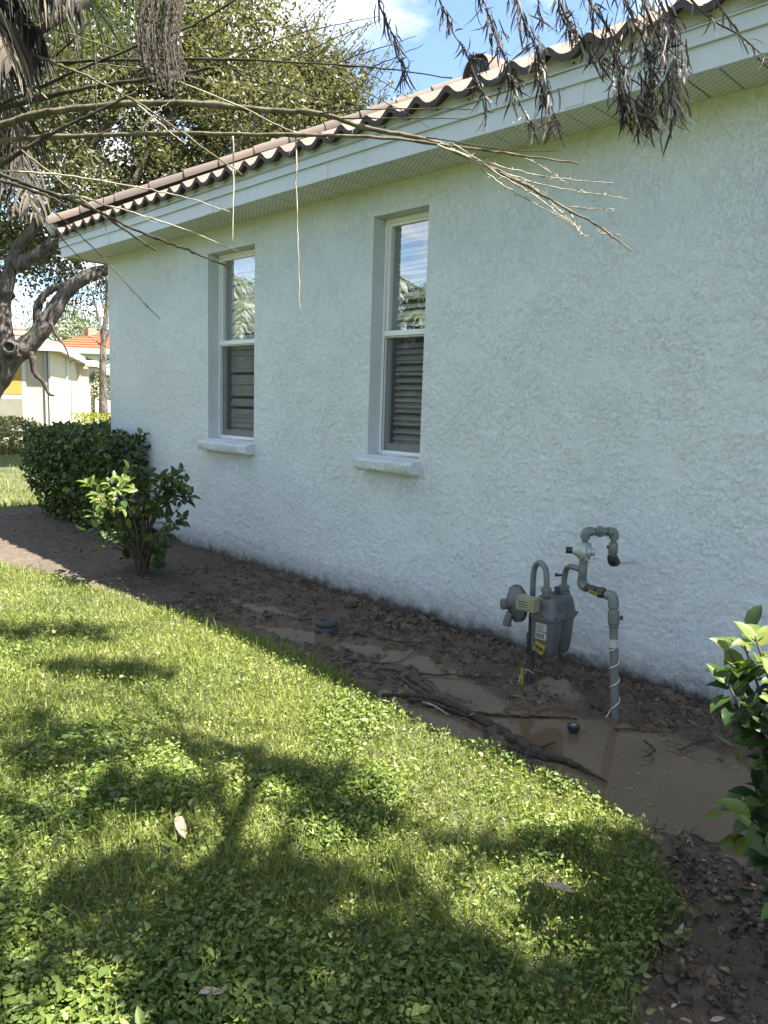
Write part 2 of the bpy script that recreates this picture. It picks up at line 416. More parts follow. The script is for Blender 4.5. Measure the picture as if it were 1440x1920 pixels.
# ================================================================== GROUND
def poly_sd(P, X, Y):
    """signed distance, negative inside"""
    P = np.asarray(P, float); n = len(P); d = np.full(X.shape, 1e9); ins = np.zeros(X.shape, bool)
    for i in range(n):
        a = P[i]; b = P[(i+1) % n]; e = b-a
        t = np.clip(((X-a[0])*e[0]+(Y-a[1])*e[1])/(e@e), 0, 1)
        d = np.minimum(d, np.hypot(X-a[0]-t*e[0], Y-a[1]-t*e[1]))
        c = ((a[1] > Y) != (b[1] > Y)) & (X < (b[0]-a[0])*(Y-a[1])/(b[1]-a[1]+1e-12)+a[0])
        ins ^= c
    return np.where(ins, -d, d)
LAWN = [(-12, -3.6), (-8, -2.05), (-6.64, -1.613), (-5.40, -1.36), (-4.47, -1.20), (-3.70, -1.09), (-3.12, -1.05), (-2.586, -1.13),
        (-2.114, -1.236), (-1.81, -1.245), (-1.53, -1.25), (-1.29, -1.27), (-1.113, -1.33), (-.96, -1.50), (-.80, -1.726), (-.68, -2.0), (-.5, -2.6), (-.4, -6), (-12, -6)]
FARLAWN = [(-9.6, -1.3), (-9.75, -.35), (-9.8, .6), (-9.8, 6), (-32, 14), (-32, -8), (-11, -2.4)]
def ground_h(X, Y):
    edge = poly_sd(LAWN, X, Y) + .24*(fbm(X*4, Y*4, 41, 4)-.5)
    far = poly_sd(FARLAWN, X, Y) + .2*(fbm(X*3, Y*3, 43, 3)-.5)
    lawn = np.maximum(1-smooth(-.06, .03, edge), 1-smooth(-.06, .03, far))
    h = .007 + .034*(fbm(X*2.3, Y*2.3, 1, 4)-.5) + .034*(fbm(X*9, Y*9, 5, 4)-.5) + .030*(np.abs(fbm(X*24, Y*24, 9, 3)-.5)) + .010*(vnoise(X*62, Y*62, 12)-.5)
    rough = smooth(.45, .65, fbm(X*3.1, Y*3.1, 77, 3))
    h = h + rough*.055*np.maximum(0, fbm(X*20, Y*20, 14, 3)-.47)*2
    m = smooth(.42, .02, -Y)                                             # soil heaped against the wall
    h = h + m*(.014+.050*np.maximum(0, fbm(X*7.5, Y*7.5, 22, 4)-.42)+.07*np.maximum(0, fbm(X*27, Y*27, 29, 3)-.47))
    dry = smooth(-4.4, -5.2, X)
    h = h*(1-.55*dry)+.012*dry
    def dip(cx, cy, rx, ry, a=0.0, depth=.05):
        c, s = math.cos(a), math.sin(a); u = (X-cx)*c+(Y-cy)*s; v = -(X-cx)*s+(Y-cy)*c
        q = (u/rx)**2+(v/ry)**2 + .5*(fbm(X*6, Y*6, 61, 3)-.5)
        return -depth*np.exp(-q*q)
    h = h + dip(-1.22, -.80, .58, .36, -.1, .065) + dip(-.62, -.80, .50, .40, 0, .065) + dip(-1.75, -.82, .30, .19, .1, .052)
    h = h + dip(-3.45, -.80, .50, .12, .12, .045) + dip(-2.85, -.63, .34, .10, .1, .036) + dip(-2.10, -1.135, .30, .07, .05, .05)
    h = h + dip(-4.15, -.66, .42, .08, .05, .035) + dip(-2.35, -.72, .3, .09, -.15, .03)
    h = h + .062*np.exp(-(((X+1.93)/.17)**2+((Y+.44)/.085)**2))*(.6+.9*fbm(X*22, Y*22, 31, 3))    # pale sand spill by the meter
    hl = .030+.03*(fbm(X*1.7, Y*1.7, 51, 3)-.5)
    h = h*(1-lawn)+hl*lawn
    return h, lawn
xs = np.concatenate([np.arange(-34, -11, .8), np.arange(-11, -4.4, .035), np.arange(-4.4, -.35, .0115), np.arange(-.35, 2.6, .05)])
ys = np.concatenate([np.arange(-6, -2.2, .08), np.arange(-2.2, -1.35, .016), np.arange(-1.35, -.02, .0105), [-.02, .06], np.arange(.4, 14, .8)])
GX, GY = np.meshgrid(xs, ys)
GH, GL = ground_h(GX, GY)
sandm = np.exp(-(((GX+1.93)/.16)**2+((GY+.45)/.07)**2)**2)
dryf = smooth(-4.3, -5.6, GX + .8*(fbm(GX*2, GY*2, 71, 3)-.5))
wet = np.clip(1-.95*dryf, 0, 1)*smooth(.14, .03, GH-.0) 
wet = np.clip(np.maximum(wet*.95, .35*(1-dryf)), 0, 1); wet = np.maximum(wet, smooth(-1.5, -1.1, GX)*smooth(-.3, -.5, GY))
wet = np.clip(wet - .25*smooth(.25, .02, -GY)*fbm(GX*5, GY*5, 88, 3), 0, 1)
nx, ny = len(xs), len(ys)
idx = np.arange(nx*ny).reshape(ny, nx)
gf = np.stack([idx[:-1, :-1], idx[:-1, 1:], idx[1:, 1:], idx[1:, :-1]], -1).reshape(-1, 4)
tag(link('muddy_ground', npmesh('muddy_ground', np.stack([GX, GY, GH], -1).reshape(-1, 3), gf, smooth_=True,
    attrs={'wet': wet.ravel(), 'sand': sandm.ravel(), 'lawn': GL.ravel()}), MT['mud']), 'wet brown mud and sandy soil between the stucco wall and the lawn', 'mud', kind='structure')
def gz(x, y):
    h, _ = ground_h(np.array([[float(x)]]), np.array([[float(y)]])); return float(h[0, 0])
# far ground to the horizon
MT['turf'] = mat_plain('distant_turf', (.075, .105, .028), .95, .3, 3)
b = MB(); b.add([(-900, -900, -.12), (900, -900, -.12), (900, 900, -.12), (-900, 900, -.12)], [(0, 1, 2, 3)])
tag(b.build('ground', MT['turf']), 'flat green turf running off to the horizon', 'ground', kind='structure')
# standing water: one level sheet that shows wherever the mud dips below it
b = MB(); b.add([(-5.2, -1.5, 0), (1.4, -1.5, 0), (1.4, -.18, 0), (-5.2, -.18, 0)], [(0, 1, 2, 3)])
tag(b.build('puddle_water', MT['water']), 'murky brown rainwater lying in the hollows of the mud', 'water', kind='structure')

# ================================================================== HOUSE
house = tag(empty('stucco_house', (0, 0, 0)), 'white stucco house with clay barrel tile roof and two narrow windows', 'house')
XC, XR, ZS = -8.017, 7.0, 2.892
WIN = [(-6.0016, .72), (-3.877, .507)]; WT, WB = 2.705, 1.091
REV = .105
def relief(X, Z):
    """trowelled knock-down coat: flat patches with raised, curling edges (metres)"""
    wx = .10*(fbm(X*3, Z*3, 101, 2)-.5); wz = .10*(fbm(X*3, Z*3, 102, 2)-.5)
    hi = smooth(2.0, 2.7, Z)
    Ux = X+wx; Zx = Z+wz
    def ridges(u, v, sd): return np.clip(1-np.abs(fbm(u, v, sd, 4)-.5)/.038, 0, 1)*smooth(.45, .62, vnoise(u*.6, v*.6, sd+30))
    c, s_ = math.cos(.25), math.sin(.25); U = Ux*c+Zx*s_; W = -Ux*s_+Zx*c
    r1 = ridges(U*17, W*30, 110)*(1-hi)+ridges(Ux*32, Zx*12, 115)*hi
    def ragged(x, y, sd):                                   # rough fractal: strong small octaves make torn edges
        t = 0; q = 0
        for i, a_ in enumerate((1, .62, .45, .34)):
            t = t+a_*vnoise(x*2**i+i*13.7, y*2**i-i*5.3, sd+i); q += a_
        return t/q
    p1 = smooth(.492, .522, ragged(Ux*9, Zx*11, 170)); p2 = smooth(.49, .53, ragged(Ux*21, Zx*24, 180)); p3 = smooth(.49, .54, ragged(Ux*40, Zx*40, 190))
    q1 = smooth(.492, .522, ragged(Ux*19, Zx*6, 175)); q2 = smooth(.49, .53, ragged(Ux*34, Zx*13, 185))
    return (.0014*p1+.0015*p2)*(1-hi)+(.0017*q1+.0017*q2)*hi+.0015*p3+.0022*r1+.0030*(fbm(X*2.2, Z*2.2, 150, 3)-.5)
def wall():
    xe = [XC, WIN[0][0], WIN[0][0]+WIN[0][1], WIN[1][0], WIN[1][0]+WIN[1][1]]
    xg = np.unique(np.round(np.concatenate([np.arange(XC, -5, .0088), np.arange(-5, -.9, .0060), np.arange(-.9, 2.0, .03), np.arange(2, XR+.2, .25), xe]), 5))
    zg = np.unique(np.round(np.concatenate([np.arange(-.1, ZS+.03, .0069), [-.3, WB, WT, 3.2]]), 5))
    X, Z = np.meshgrid(xg, zg); H = relief(X, Z)
    edge = np.full(X.shape, 9.0)
    for (x, wd) in WIN:
        dx = np.maximum(np.maximum(x-X, X-x-wd), 0); dz = np.maximum(np.maximum(WB-Z, Z-WT), 0); edge = np.minimum(edge, np.hypot(dx, dz))
    H = H*smooth(0, .03, edge)*smooth(0, .02, X-XC)
    k = len(xg); ix = np.arange(X.size).reshape(X.shape)
    F = np.stack([ix[:-1, :-1], ix[:-1, 1:], ix[1:, 1:], ix[1:, :-1]], -1)
    cx = (X[:-1, :-1]+X[1:, 1:])/2; cz = (Z[:-1, :-1]+Z[1:, 1:])/2
    keep = np.ones(cx.shape, bool)
    for (x, wd) in WIN: keep &= ~((cx > x) & (cx < x+wd) & (cz > WB) & (cz < WT))
    F = F[keep]; V = np.stack([X, -H, Z], -1).reshape(-1, 3)
    o = link('wall', npmesh('wall', V, F, smooth_=True), MT['stucco'], house)
    for (x, wd) in WIN:
        b = MB(); a, c = x, x+wd; d = .30
        b.add([(a,0,WB),(a,d,WB),(a,d,WT),(a,0,WT)], [(0,1,2,3)]); b.add([(c,0,WB),(c,0,WT),(c,d,WT),(c,d,WB)], [(0,1,2,3)])
        b.add([(a,0,WT),(a,d,WT),(c,d,WT),(c,0,WT)], [(0,1,2,3)]); b.add([(a,0,WB),(c,0,WB),(c,d,WB),(a,d,WB)], [(0,1,2,3)])
        b.build('window_reveal', MT['stucco'], o)
    b = MB()
    b.add([(XC,8.4,-.3),(XC,0,-.3),(XC,0,3.2),(XC,8.4,3.2)], [(0,1,2,3)])
    b.add([(XR,0,-.3),(XR,8.4,-.3),(XR,8.4,3.2),(XR,0,3.2)], [(0,1,2,3)])
    b.add([(XR,8.4,-.3),(XC,8.4,-.3),(XC,8.4,3.2),(XR,8.4,3.2)], [(0,1,2,3)])
    return b.build('end_wall', MT['stucco'], house)
wall()
for (x, wd) in WIN:                                        # room seen through each window
    b = MB(); a, c = x-.25, x+wd+.25
    b.add([(a,1.6,.6),(c,1.6,.6),(c,1.6,2.89),(a,1.6,2.89)], [(0,1,2,3)]); b.add([(a,.31,.6),(a,1.6,.6),(a,1.6,2.89),(a,.31,2.89)], [(0,1,2,3)])
    b.add([(c,1.6,.6),(c,.31,.6),(c,.31,2.89),(c,1.6,2.89)], [(0,1,2,3)]); b.add([(a,.31,2.88),(a,1.6,2.88),(c,1.6,2.88),(c,.31,2.88)], [(0,1,2,3)])
    b.add([(a,.31,.61),(c,.31,.61),(c,1.6,.61),(a,1.6,.61)], [(0,1,2,3)])
    b.build('room_interior', MT['interior'], house)
RAILZ = [hit(416, 642, 1, REV)[2], hit(724, 624, 1, REV)[2]]
for k, (x, wd) in enumerate(WIN):
    a, c = x+.003, x+wd-.003; t, bt = WT-.003, WB+.003; fy0, fy1 = REV, REV+.06
    fr = MB(); fw = .030
    fr.box((a,fy0,bt),(a+fw,fy1,t)); fr.box((c-fw,fy0,bt),(c,fy1,t)); fr.box((a+fw,fy0,t-fw),(c-fw,fy1,t)); fr.box((a+fw,fy0,bt),(c-fw,fy1,bt+.028))
    wo = fr.build('window', MT['frame'], house, bevel=.003)
    wo['label'] = ['wider single-hung window with white frame', 'narrow single-hung window with white frame and blind'][k]
    zr = RAILZ[k]; i0, i1 = a+fw, c-fw
    up = MB(); s = .018                                    # fixed upper light
    up.box((i0,fy0+.012,zr),(i0+s,fy1-.012,t-fw)); up.box((i1-s,fy0+.012,zr),(i1,fy1-.012,t-fw)); up.box((i0+s,fy0+.012,t-fw-s),(i1-s,fy1-.012,t-fw))
    up.build('upper_sash', MT['frame'], wo, bevel=.002)
    mr = MB(); mr.box((i0,fy0-.008,zr-.024),(i1,fy1-.004,zr+.012)); mr.box((i0,fy0+.004,zr-.034),(i1,fy1-.02,zr-.0255)); mr.build('meeting_rail', MT['frame'], wo, bevel=.003)
    lo = MB(); s2 = .026; zb = bt+.028; yq = fy0+.022     # sliding lower sash behind the screen
    lo.box((i0,yq+.012,zb),(i0+s2,fy1,zr-.036)); lo.box((i1-s2,yq+.012,zb),(i1,fy1,zr-.036)); lo.box((i0+s2,yq+.012,zb),(i1-s2,fy1,zb+.05))
    lo.build('lower_sash', MT['frame'], wo, bevel=.002)
    g = MB(); g.add([(i0+s,fy0+.03,zr+.012),(i1-s,fy0+.03,zr+.012),(i1-s,fy0+.03,t-fw-s),(i0+s,fy0+.03,t-fw-s)], [(0,1,2,3)]); g.build('pane', MT['glass'], wo)
    g = MB(); g.add([(i0+s2,fy0+.05,zb+.05),(i1-s2,fy0+.05,zb+.05),(i1-s2,fy0+.05,zr-.036),(i0+s2,fy0+.05,zr-.036)], [(0,1,2,3)]); g.build('pane', MT['glass2'], wo)
    g = MB(); g.add([(i0,yq,zb),(i1,yq,zb),(i1,yq,zr-.036),(i0,yq,zr-.036)], [(0,1,2,3)]); g.build('insect_screen', MT['screen'], wo)
    bl0, bl1 = x+wd*.02+.05, x+wd-.02
    z = WB+.05; me = None; ang = R_(42 if k else 72)
    sb = MB(); w2 = .026
    n = 4; V = []; F = []
    for q in range(n+1):
        u = -1+2*q/n; yy = u*w2*math.cos(ang); zz = u*w2*math.sin(ang)+.004*(1-u*u)
        V += [(bl0, .205+yy, zz), (bl1, .205+yy, zz)]
        if q: F.append((2*q-2, 2*q-1, 2*q+1, 2*q))
    sb.add(V, F); me = sb.mesh('blind_slat', 180)
    while z < WT-.04:
        o = link('blind_slat', me, MT['slat'], wo); o.location = (random.uniform(-.002, .002), 0, z); o.rotation_euler = (0, random.uniform(-.004, .004), 0); z += .043
    # stucco sill slab
    sl = MB(); sx0, sx1 = x-.035, x+wd+.012
    nx_ = 26; V = []; F = []
    prof = [(.004, WB-.006), (-.028, WB-.012), (-.078, WB-.022), (-.094, WB-.036), (-.092, WB-.088), (-.08, WB-.102), (.004, WB-.098)]
    for i in range(nx_+1):
        u = i/nx_
        for j, (py, pz) in enumerate(prof):
            jx = .006*math.sin(i*3.1+j*2.2)+random.uniform(-.003, .003)
            V.append((sx0+(sx1-sx0)*u, py+(jx if 0 < j < 6 else 0), pz+.6*(jx if 1 < j < 6 else 0)))
    m_ = len(prof)
    for i in range(nx_):
        for j in range(m_-1): F.append((i*m_+j, i*m_+j+1, (i+1)*m_+j+1, (i+1)*m_+j))
    F.append(tuple(range(m_-1, -1, -1))); F.append(tuple(nx_*m_+j for j in range(m_)))
    sl.add(V, F); sl.build('sill', MT['stucco'], wo, smooth_=40)

# eave: soffit boards, fascia, mortar closure
XE0, XE1, YE = -8.384, 7.3, -.345
sof = MB(); sof.box((XE0+.02, YE+.02, ZS+.03), (XE1, -.001, ZS+.04)); sof.box((XE0+.02, .0, ZS+.03), (XC-.001, 8.6, ZS+.04))
soffit = sof.build('soffit', MT['black'], house)
pw = .150
pm = MB(); pm.add([(0,0,.006),(.004,0,.0),(pw-.010,0,.0),(pw-.006,0,.006),(0,-YE-.02,.006),(.004,-YE-.02,0),(pw-.010,-YE-.02,0),(pw-.006,-YE-.02,.006)], [(0,4,5,1),(1,5,6,2),(2,6,7,3)])
pme = pm.mesh('soffit_panel')
x = XE0+.02
while x < 3.2:
    o = link('soffit_panel', pme, MT['soffit'], soffit); o.location = (x, YE+.02, ZS+random.uniform(-.0012, .0012)); x += pw
b = MB(); b.box((3.2, YE+.02, ZS), (XE1, 0, ZS+.004)); b.box((XE0+.02, .001, ZS), (XC-.001, 8.6, ZS+.004)); b.build('soffit_panel', MT['soffit'], soffit)
def strip(prof, name, m):
    """profile (y offset outward from YE, z) swept along the front eave and round the corner"""
    b = MB(); V = []; F = []; k = len(prof)
    xsv = [XE1]+list(np.arange(4.0, XE0, -.5))
    pts = []
    for xx in xsv: pts.append(('f', xx))
    for (kind, xx) in pts:
        for (o_, z_) in prof: V.append((xx, YE-o_, z_+.006*math.sin(xx*1.1)))
    for (o_, z_) in prof: V.append((XE0-o_, YE-o_, z_+.006*math.sin(XE0*1.1)))
    for (o_, z_) in prof: V.append((XE0-o_, 8.7, z_))
    nn = len(V)//k
    for i in range(nn-1):
        for j in range(k-1): F.append((i*k+j, (i+1)*k+j, (i+1)*k+j+1, i*k+j+1))
    b.add(V, F); return b.build(name, m, house)
strip([(-.02, ZS-.008), (0, ZS-.008), (0, 2.987), (-.02, 2.987)], 'fascia', MT['white'])
strip([(-.02, 2.9875), (.016, 2.9875), (.016, 3.055), (.022, 3.057), (.022, 3.066), (-.02, 3.0665)], 'drip_edge', MT['white'])
# fascia butt joints
for xx in (-7.3, -5.45, -4.06, -2.18):
    b = MB(); b.box((xx, YE-.003, ZS-.002), (xx+.10, YE-.0006, 2.984)); b.build('fascia_joint', MT['white'], house)
# barrel tiles
PT, AMP, TH, SL = .215, .0275, .036, .49
YT, ZT = -.420, 3.1085
ca, sa = math.cos(math.atan(SL)), math.sin(math.atan(SL))
def tile_prof(u):                                  # u in periods; wide crest, tight pan
    return AMP*math.cos(2*math.pi*u)+.004*math.cos(4*math.pi*u)
def make_tile():
    nseg = 14; Ln = .44; V = []; F = []
    for (s, side) in ((0, 1), (0, -1), (Ln, 1), (Ln, -1)):
        for i in range(nseg+1):
            u = -.52+1.06*i/nseg; h = tile_prof(u)+side*TH*.5
            V.append((u*PT, s*ca-h*0, h+s*sa))
    k = nseg+1; mats = []
    for i in range(nseg):
        F.append((i, i+1, 2*k+i+1, 2*k+i)); mats.append(0)          # top
        F.append((k+i+1, k+i, 3*k+i, 3*k+i+1)); mats.append(1)      # underside
        F.append((k+i, k+i+1, i+1, i)); mats.append(1)              # front end
    F.append((0, 2*k, 3*k, k)); mats.append(0); F.append((k-1, 2*k-1, 4*k-1, 3*k-1)); mats.append(0)
    me = bpy.data.meshes.new('tile'); me.from_pydata(V, [], F); me.materials.append(MT['tile']); me.materials.append(MT['tile_edge'])
    me.polygons.foreach_set('material_index', mats); me.update(); return me
tme = make_tile()
roof_b = MB()
XH = -8.44; RIDGE = 4.62                           # hip corner, run up to the ridge
roof_b.add([(XH+.02, YT+.05, ZT-.06), (XE1, YT+.05, ZT-.06), (XE1, YT+RIDGE, ZT-.04+SL*RIDGE), (XH+RIDGE, YT+RIDGE, ZT-.04+SL*RIDGE)], [(0, 1, 2, 3)])
roof_b.add([(XH, 9.1-.05, ZT-.06), (XH, YT, ZT-.06), (XH+RIDGE, YT+RIDGE, ZT-.04+SL*RIDGE)], [(0, 1, 2)])
roof_b.add([(XE1, 9.05, ZT-.06), (XH, 9.05, ZT-.06), (XH+RIDGE, YT+RIDGE, ZT-.04+SL*RIDGE), (XE1, YT+RIDGE, ZT-.04+SL*RIDGE)], [(0, 1, 2, 3)])
roof = roof_b.build('roof', MT['tile'], house)
EXPO = .36
CREST0 = -8.267
for c in range(4):
    off = c*EXPO
    i0 = 0 if c == 0 else int(math.ceil((off)/PT))
    for i in range(i0, 50):
        o = link('tile', tme, None, roof)
        o.location = (CREST0+i*PT+random.uniform(-.004, .004), YT+off*ca+random.uniform(-.006, .006), ZT+off*sa+c*.001+random.uniform(-.003, .003))
        o.rotation_euler = (random.uniform(-.012, .012), random.uniform(-.02, .02), random.uniform(-.012, .012))
# remaining courses up the slope as one corrugated field
V = []; F = []; nc = 9
xsf = np.arange(XH, XE1, PT/8)
for c in range(4, 13):
    for e in (0, EXPO+.03):
        s = c*EXPO+e; base = len(V)
        for x in xsf: V.append((x, YT+s*ca, ZT+s*sa+tile_prof((x-CREST0)/PT)+.02+(.014 if e == 0 else 0)))
    k = len(xsf); b0 = len(V)-2*k
    for i in range(k-1):
        if xsf[i] > XH+c*EXPO*ca+.1: F.append((b0+i, b0+i+1, b0+k+i+1, b0+k+i))
fo = link('tile_field', npmesh('tile_field', np.array(V), np.array(F)), MT['tile'], roof); fo['kind'] = 'stuff'
# mortar closure under the first course
V = []; F = []; xsc = np.arange(XE0-.015, 2.4, PT/12); yc = YE-.012
for x in xsc:
    zt = ZT+tile_prof((x-CREST0)/PT)-TH*.5+(yc-YT)*SL+.002
    V += [(x, yc+random.uniform(-.0015, .0015), 3.0665), (x, yc, zt), (x, yc+.05, zt+.02)]
for i in range(len(xsc)-1):
    a = 3*i; F += [(a, a+3, a+4, a+1), (a+1, a+4, a+5, a+2)]
b = MB(); b.add(V, F); b.build('eave_closure', MT['closure'], house)
wm = MB(); wm.lathe([(.0055, 0), (.0055, .004)], (0, 0, 0), (0, -1, 0), 8); wme = wm.mesh('weep_hole')
for i in range(34):
    o = link('weep_hole', wme, MT['black'], house); o.location = (CREST0+(i+.5)*PT+random.uniform(-.012, .012), yc-.0135+.012-.002, 3.0765+random.uniform(-.001, .002))
# hip caps
hd = np.array([1, 1, SL]); hd /= np.linalg.norm(hd); hs = np.array([1, -1, 0])/math.sqrt(2); hn = np.cross(hd, -hs)
def cap_mesh():
    V = []; F = []; n = 10
    for (t, r0) in ((0, .105), (.43, .092)):
        for side in (0, .014):
            for i in range(n+1):
                a = math.pi*(i/n); V.append(hd*t+hs*(r0-side)*math.cos(a)*1.0+hn*((r0-side)*math.sin(a)*1.05))
    k = n+1
    for i in range(n):
        F += [(i, i+1, 2*k+i+1, 2*k+i), (k+i+1, k+i, 3*k+i, 3*k+i+1), (k+i, k+i+1, i+1, i)]
    b = MB(); b.add(V, F); return b.mesh('hip_tile', 35)
cme = cap_mesh()
p0 = np.array([XH+.02, YT+.0, ZT+.075])
for i in range(17):
    o = link('hip_tile', cme, MT['tile'], roof); o.location = tuple(p0+hd*(.385*i)+hn*(.012+random.uniform(-.004, .004)))
    o.rotation_euler = (random.uniform(-.01, .01), random.uniform(-.01, .01), random.uniform(-.015, .015))
b = MB(); prof = [(.002, -.045), (.05, -.04), (.08, -.025), (.092, 0), (.09, .05), (.06, .05)]
b.lathe(prof, tuple(p0+hn*.01), tuple(hd), 14); b.build('hip_end', MT['closure'], roof, smooth_=50)
# roof vent hood with its mouth facing down the slope
vb = MB(); n = 12; V = []; F = []; vc = np.array([-3.76, .86, ZT+SL*(.86-YT)+.085])
for (t, r0, dz) in ((0, .125, .02), (.10, .128, .04), (.26, .122, .07), (.38, .09, .07), (.42, .02, .05)):
    for i in range(n+1):
        a = math.pi*i/n; V.append(vc+np.array([r0*math.cos(a), t, dz+r0*math.sin(a)*1.1]))
k = n+1
for j in range(4):
    for i in range(n): F.append((j*k+i, j*k+i+1, (j+1)*k+i+1, (j+1)*k+i))
vb.add(V, F); vo = vb.build('roof_vent', MT['tile'], roof, smooth_=50)
ib = MB(); ib.add([vc+np.array([.108*math.cos(math.pi*i/n), .03, .02+.115*math.sin(math.pi*i/n)]) for i in range(n+1)], [tuple(range(n+1))]); ib.build('vent_mouth', MT['black'], vo)

# ================================================================== GAS METER
mB = np.array([-2.12, -.43, 0.0])
meter = tag(empty('gas_meter', tuple(mB)), 'grey gas meter with regulator and looping pipes on the stucco wall', 'gas meter')
def pipe(P, r, name, m=None, n=12, k=6): return MB().tube(curve_pts(P, k), r, n).build(name, m or MT['pipe'], meter, smooth_=50)
def lathe(prof, c, ax, name, m, n=20, par=None): return MB().lathe(prof, c, ax, n).build(name, m, par or meter, smooth_=40)
def collar(c, ax, r, h, m=None): return lathe([(r*.9, -h/2), (r, -h/2+.003), (r, h/2-.003), (r*.9, h/2)], c, ax, 'pipe_fitting', m or MT['pipe'], 14)
xm, ym = -2.01, -.42
# riser, shut-off cock and inlet loop
pipe([(-2.12, -.43, -.06), (-2.128, -.43, .2), (-2.135, -.43, .48)], .0155, 'inlet_riser', MT['lead'])
lathe([(.016, -.10), (.024, -.098), (.026, -.05), (.02, -.045), (.021, -.02), (.033, -.012), (.033, .012), (.021, .02), (.022, .05), (.026, .055), (.026, .085), (.017, .09)], (-2.127, -.43, .205), (0, 0, 1), 'shutoff_valve', MT['lead'])
for q0, q1 in (((-2.182, -.438, .175), (-2.155, -.425, .215)), ((-2.105, -.44, .168), (-2.075, -.42, .20)), ((-2.135, -.478, .195), (-2.118, -.455, .225))):
    b = MB(); b.box(q0, q1); b.build('valve_lug', MT['lead'], meter, bevel=.003)
pipe([(-2.135, -.43, .47), (-2.137, -.432, .60), (-2.122, -.438, .655), (-2.075, -.465, .680), (-2.028, -.49, .655), (-2.012, -.5, .60), (-2.01, -.5, .555)], .0148, 'inlet_loop', n=14)
collar((xm, -.5, .558), (0, 0, 1), .027, .024); collar((xm, -.5, .538), (0, 0, 1), .022, .03)
# body: two diaphragm lobes under a domed cover
def superloft(levels, cx, cy, n=36, p=3.2):
    V = []; F = []
    for (z, hx, hy, ox, oy) in levels:
        for k in range(n):
            t = 2*math.pi*k/n; c, s = math.cos(t), math.sin(t)
            V.append((cx+ox+hx*math.copysign(abs(c)**(2/p), c), cy+oy+hy*math.copysign(abs(s)**(2/p), s), z))
    for i in range(len(levels)-1):
        for k in range(n): F.append((i*n+k, i*n+(k+1) % n, (i+1)*n+(k+1) % n, (i+1)*n+k))
    F.append(tuple(range(n-1, -1, -1))); F.append(tuple((len(levels)-1)*n+k for k in range(n)))
    return V, F
for sgn, nm in ((-1, 'meter_body'), (1, 'meter_body')):
    q = MB(); lv = [(.216, .030, .026, .012, 0), (.226, .046, .036, .008, 0), (.25, .058, .045, .004, 0), (.31, .066, .053, 0, 0), (.38, .069, .056, 0, 0), (.425, .070, .057, 0, 0)]
    q.add(*superloft(lv, xm, ym+sgn*.054)); q.build(nm, MT['meter'], meter, smooth_=50)
q = MB(); q.add(*superloft([(.24, .040, .10, -.022, 0), (.27, .046, .104, -.021, 0), (.42, .05, .109, -.02, 0)], xm, ym, p=6)); q.build('meter_back', MT['meter'], meter, smooth_=50)
q = MB(); q.add(*superloft([(.408, .078, .118, 0, 0), (.412, .082, .122, 0, 0), (.426, .082, .122, 0, 0), (.432, .076, .115, 0, 0), (.47, .068, .108, 0, 0), (.502, .060, .100, 0, 0), (.520, .048, .088, 0, 0), (.526, .038, .07, 0, 0)], xm, ym, p=5)); cover = q.build('meter_cover', MT['meter'], meter, smooth_=45)
for (sx, sy) in ((1, -.8), (1, 0), (1, .8), (.1, -1.0), (-.8, -1.0)):
    lathe([(.007, 0), (.007, .006), (.004, .008)], (xm+sx*.077, ym+sy*.116, .426), (0, 0, 1), 'cover_bolt', MT['lead'], 8, cover)
b = MB(); b.box((xm+.066, ym-.06, .452), (xm+.0725, ym+.03, .494), Matrix.Rotation(0, 4, 'Z')); b.build('cast_plate', MT['meter'], cover, bevel=.002)
lathe([(.024, 0), (.024, .012), (.012, .014), (.012, .026), (.015, .028), (.015, .04), (.006, .044)], (xm+.005, ym+.01, .52), (0, 0, 1), 'breather_cap', MT['lead'], 14, cover)
# telemetry module and labels on the front face
mc = hit(1000, 1134, 1, -.575)
b = MB(); b.box((-2.115, -.605, mc[2]-.036), (-2.012, -.545, mc[2]+.036)); md = b.build('reading_module', MT['module'], meter, bevel=.006)
b = MB(); b.box((-2.106, -.609, mc[2]-.026), (-2.030, -.6055, mc[2]+.026)); b.build('module_lid', MT['module'], md, bevel=.002)
b = MB()
for i in range(3): b.box((-2.095, -.6105, mc[2]-.015+.013*i), (-2.045+.006*(i % 2), -.6095, mc[2]-.011+.013*i))
b.build('module_print', MT['ink'], md)
yf = -.5345
def label(x0, x1, z0, z1, m, nm): b = MB(); b.box((x0, yf-.0022, z0), (x1, yf+.012, z1)); return b.build(nm, m, meter)
l1 = label(-2.035, -1.975, .355, .392, MT['paper'], 'paper_label'); l2 = label(-2.035, -1.975, .312, .348, MT['paper'], 'barcode_label')
b = MB()
for i in range(7): b.box((-2.030+.0072*i, yf-.0034, .318), (-2.030+.0072*i+.0025+.002*(i % 2), yf-.0027, .342))
b.build('barcode', MT['ink'], l2)
b = MB()
for i in range(3): b.box((-2.030, yf-.0034, .362+.009*i), (-1.982-.01*(i % 2), yf-.0027, .3655+.009*i))
b.build('label_print', MT['ink'], l1)
Mr = Matrix.Translation((-2.008, yf-.001, .266)) @ Matrix.Rotation(R_(18), 4, 'Y')
b = MB(); b.box((-.028, -.004, -.024), (.028, .014, .024), Mr); wl = b.build('warning_label', MT['yellow'], meter)
b = MB(); b.box((-.023, -.0052, -.006), (.023, -.0044, .010), Mr); b.box((-.020, -.0052, -.018), (.006, -.0044, -.012), Mr); b.build('warning_print', MT['ink'], wl)
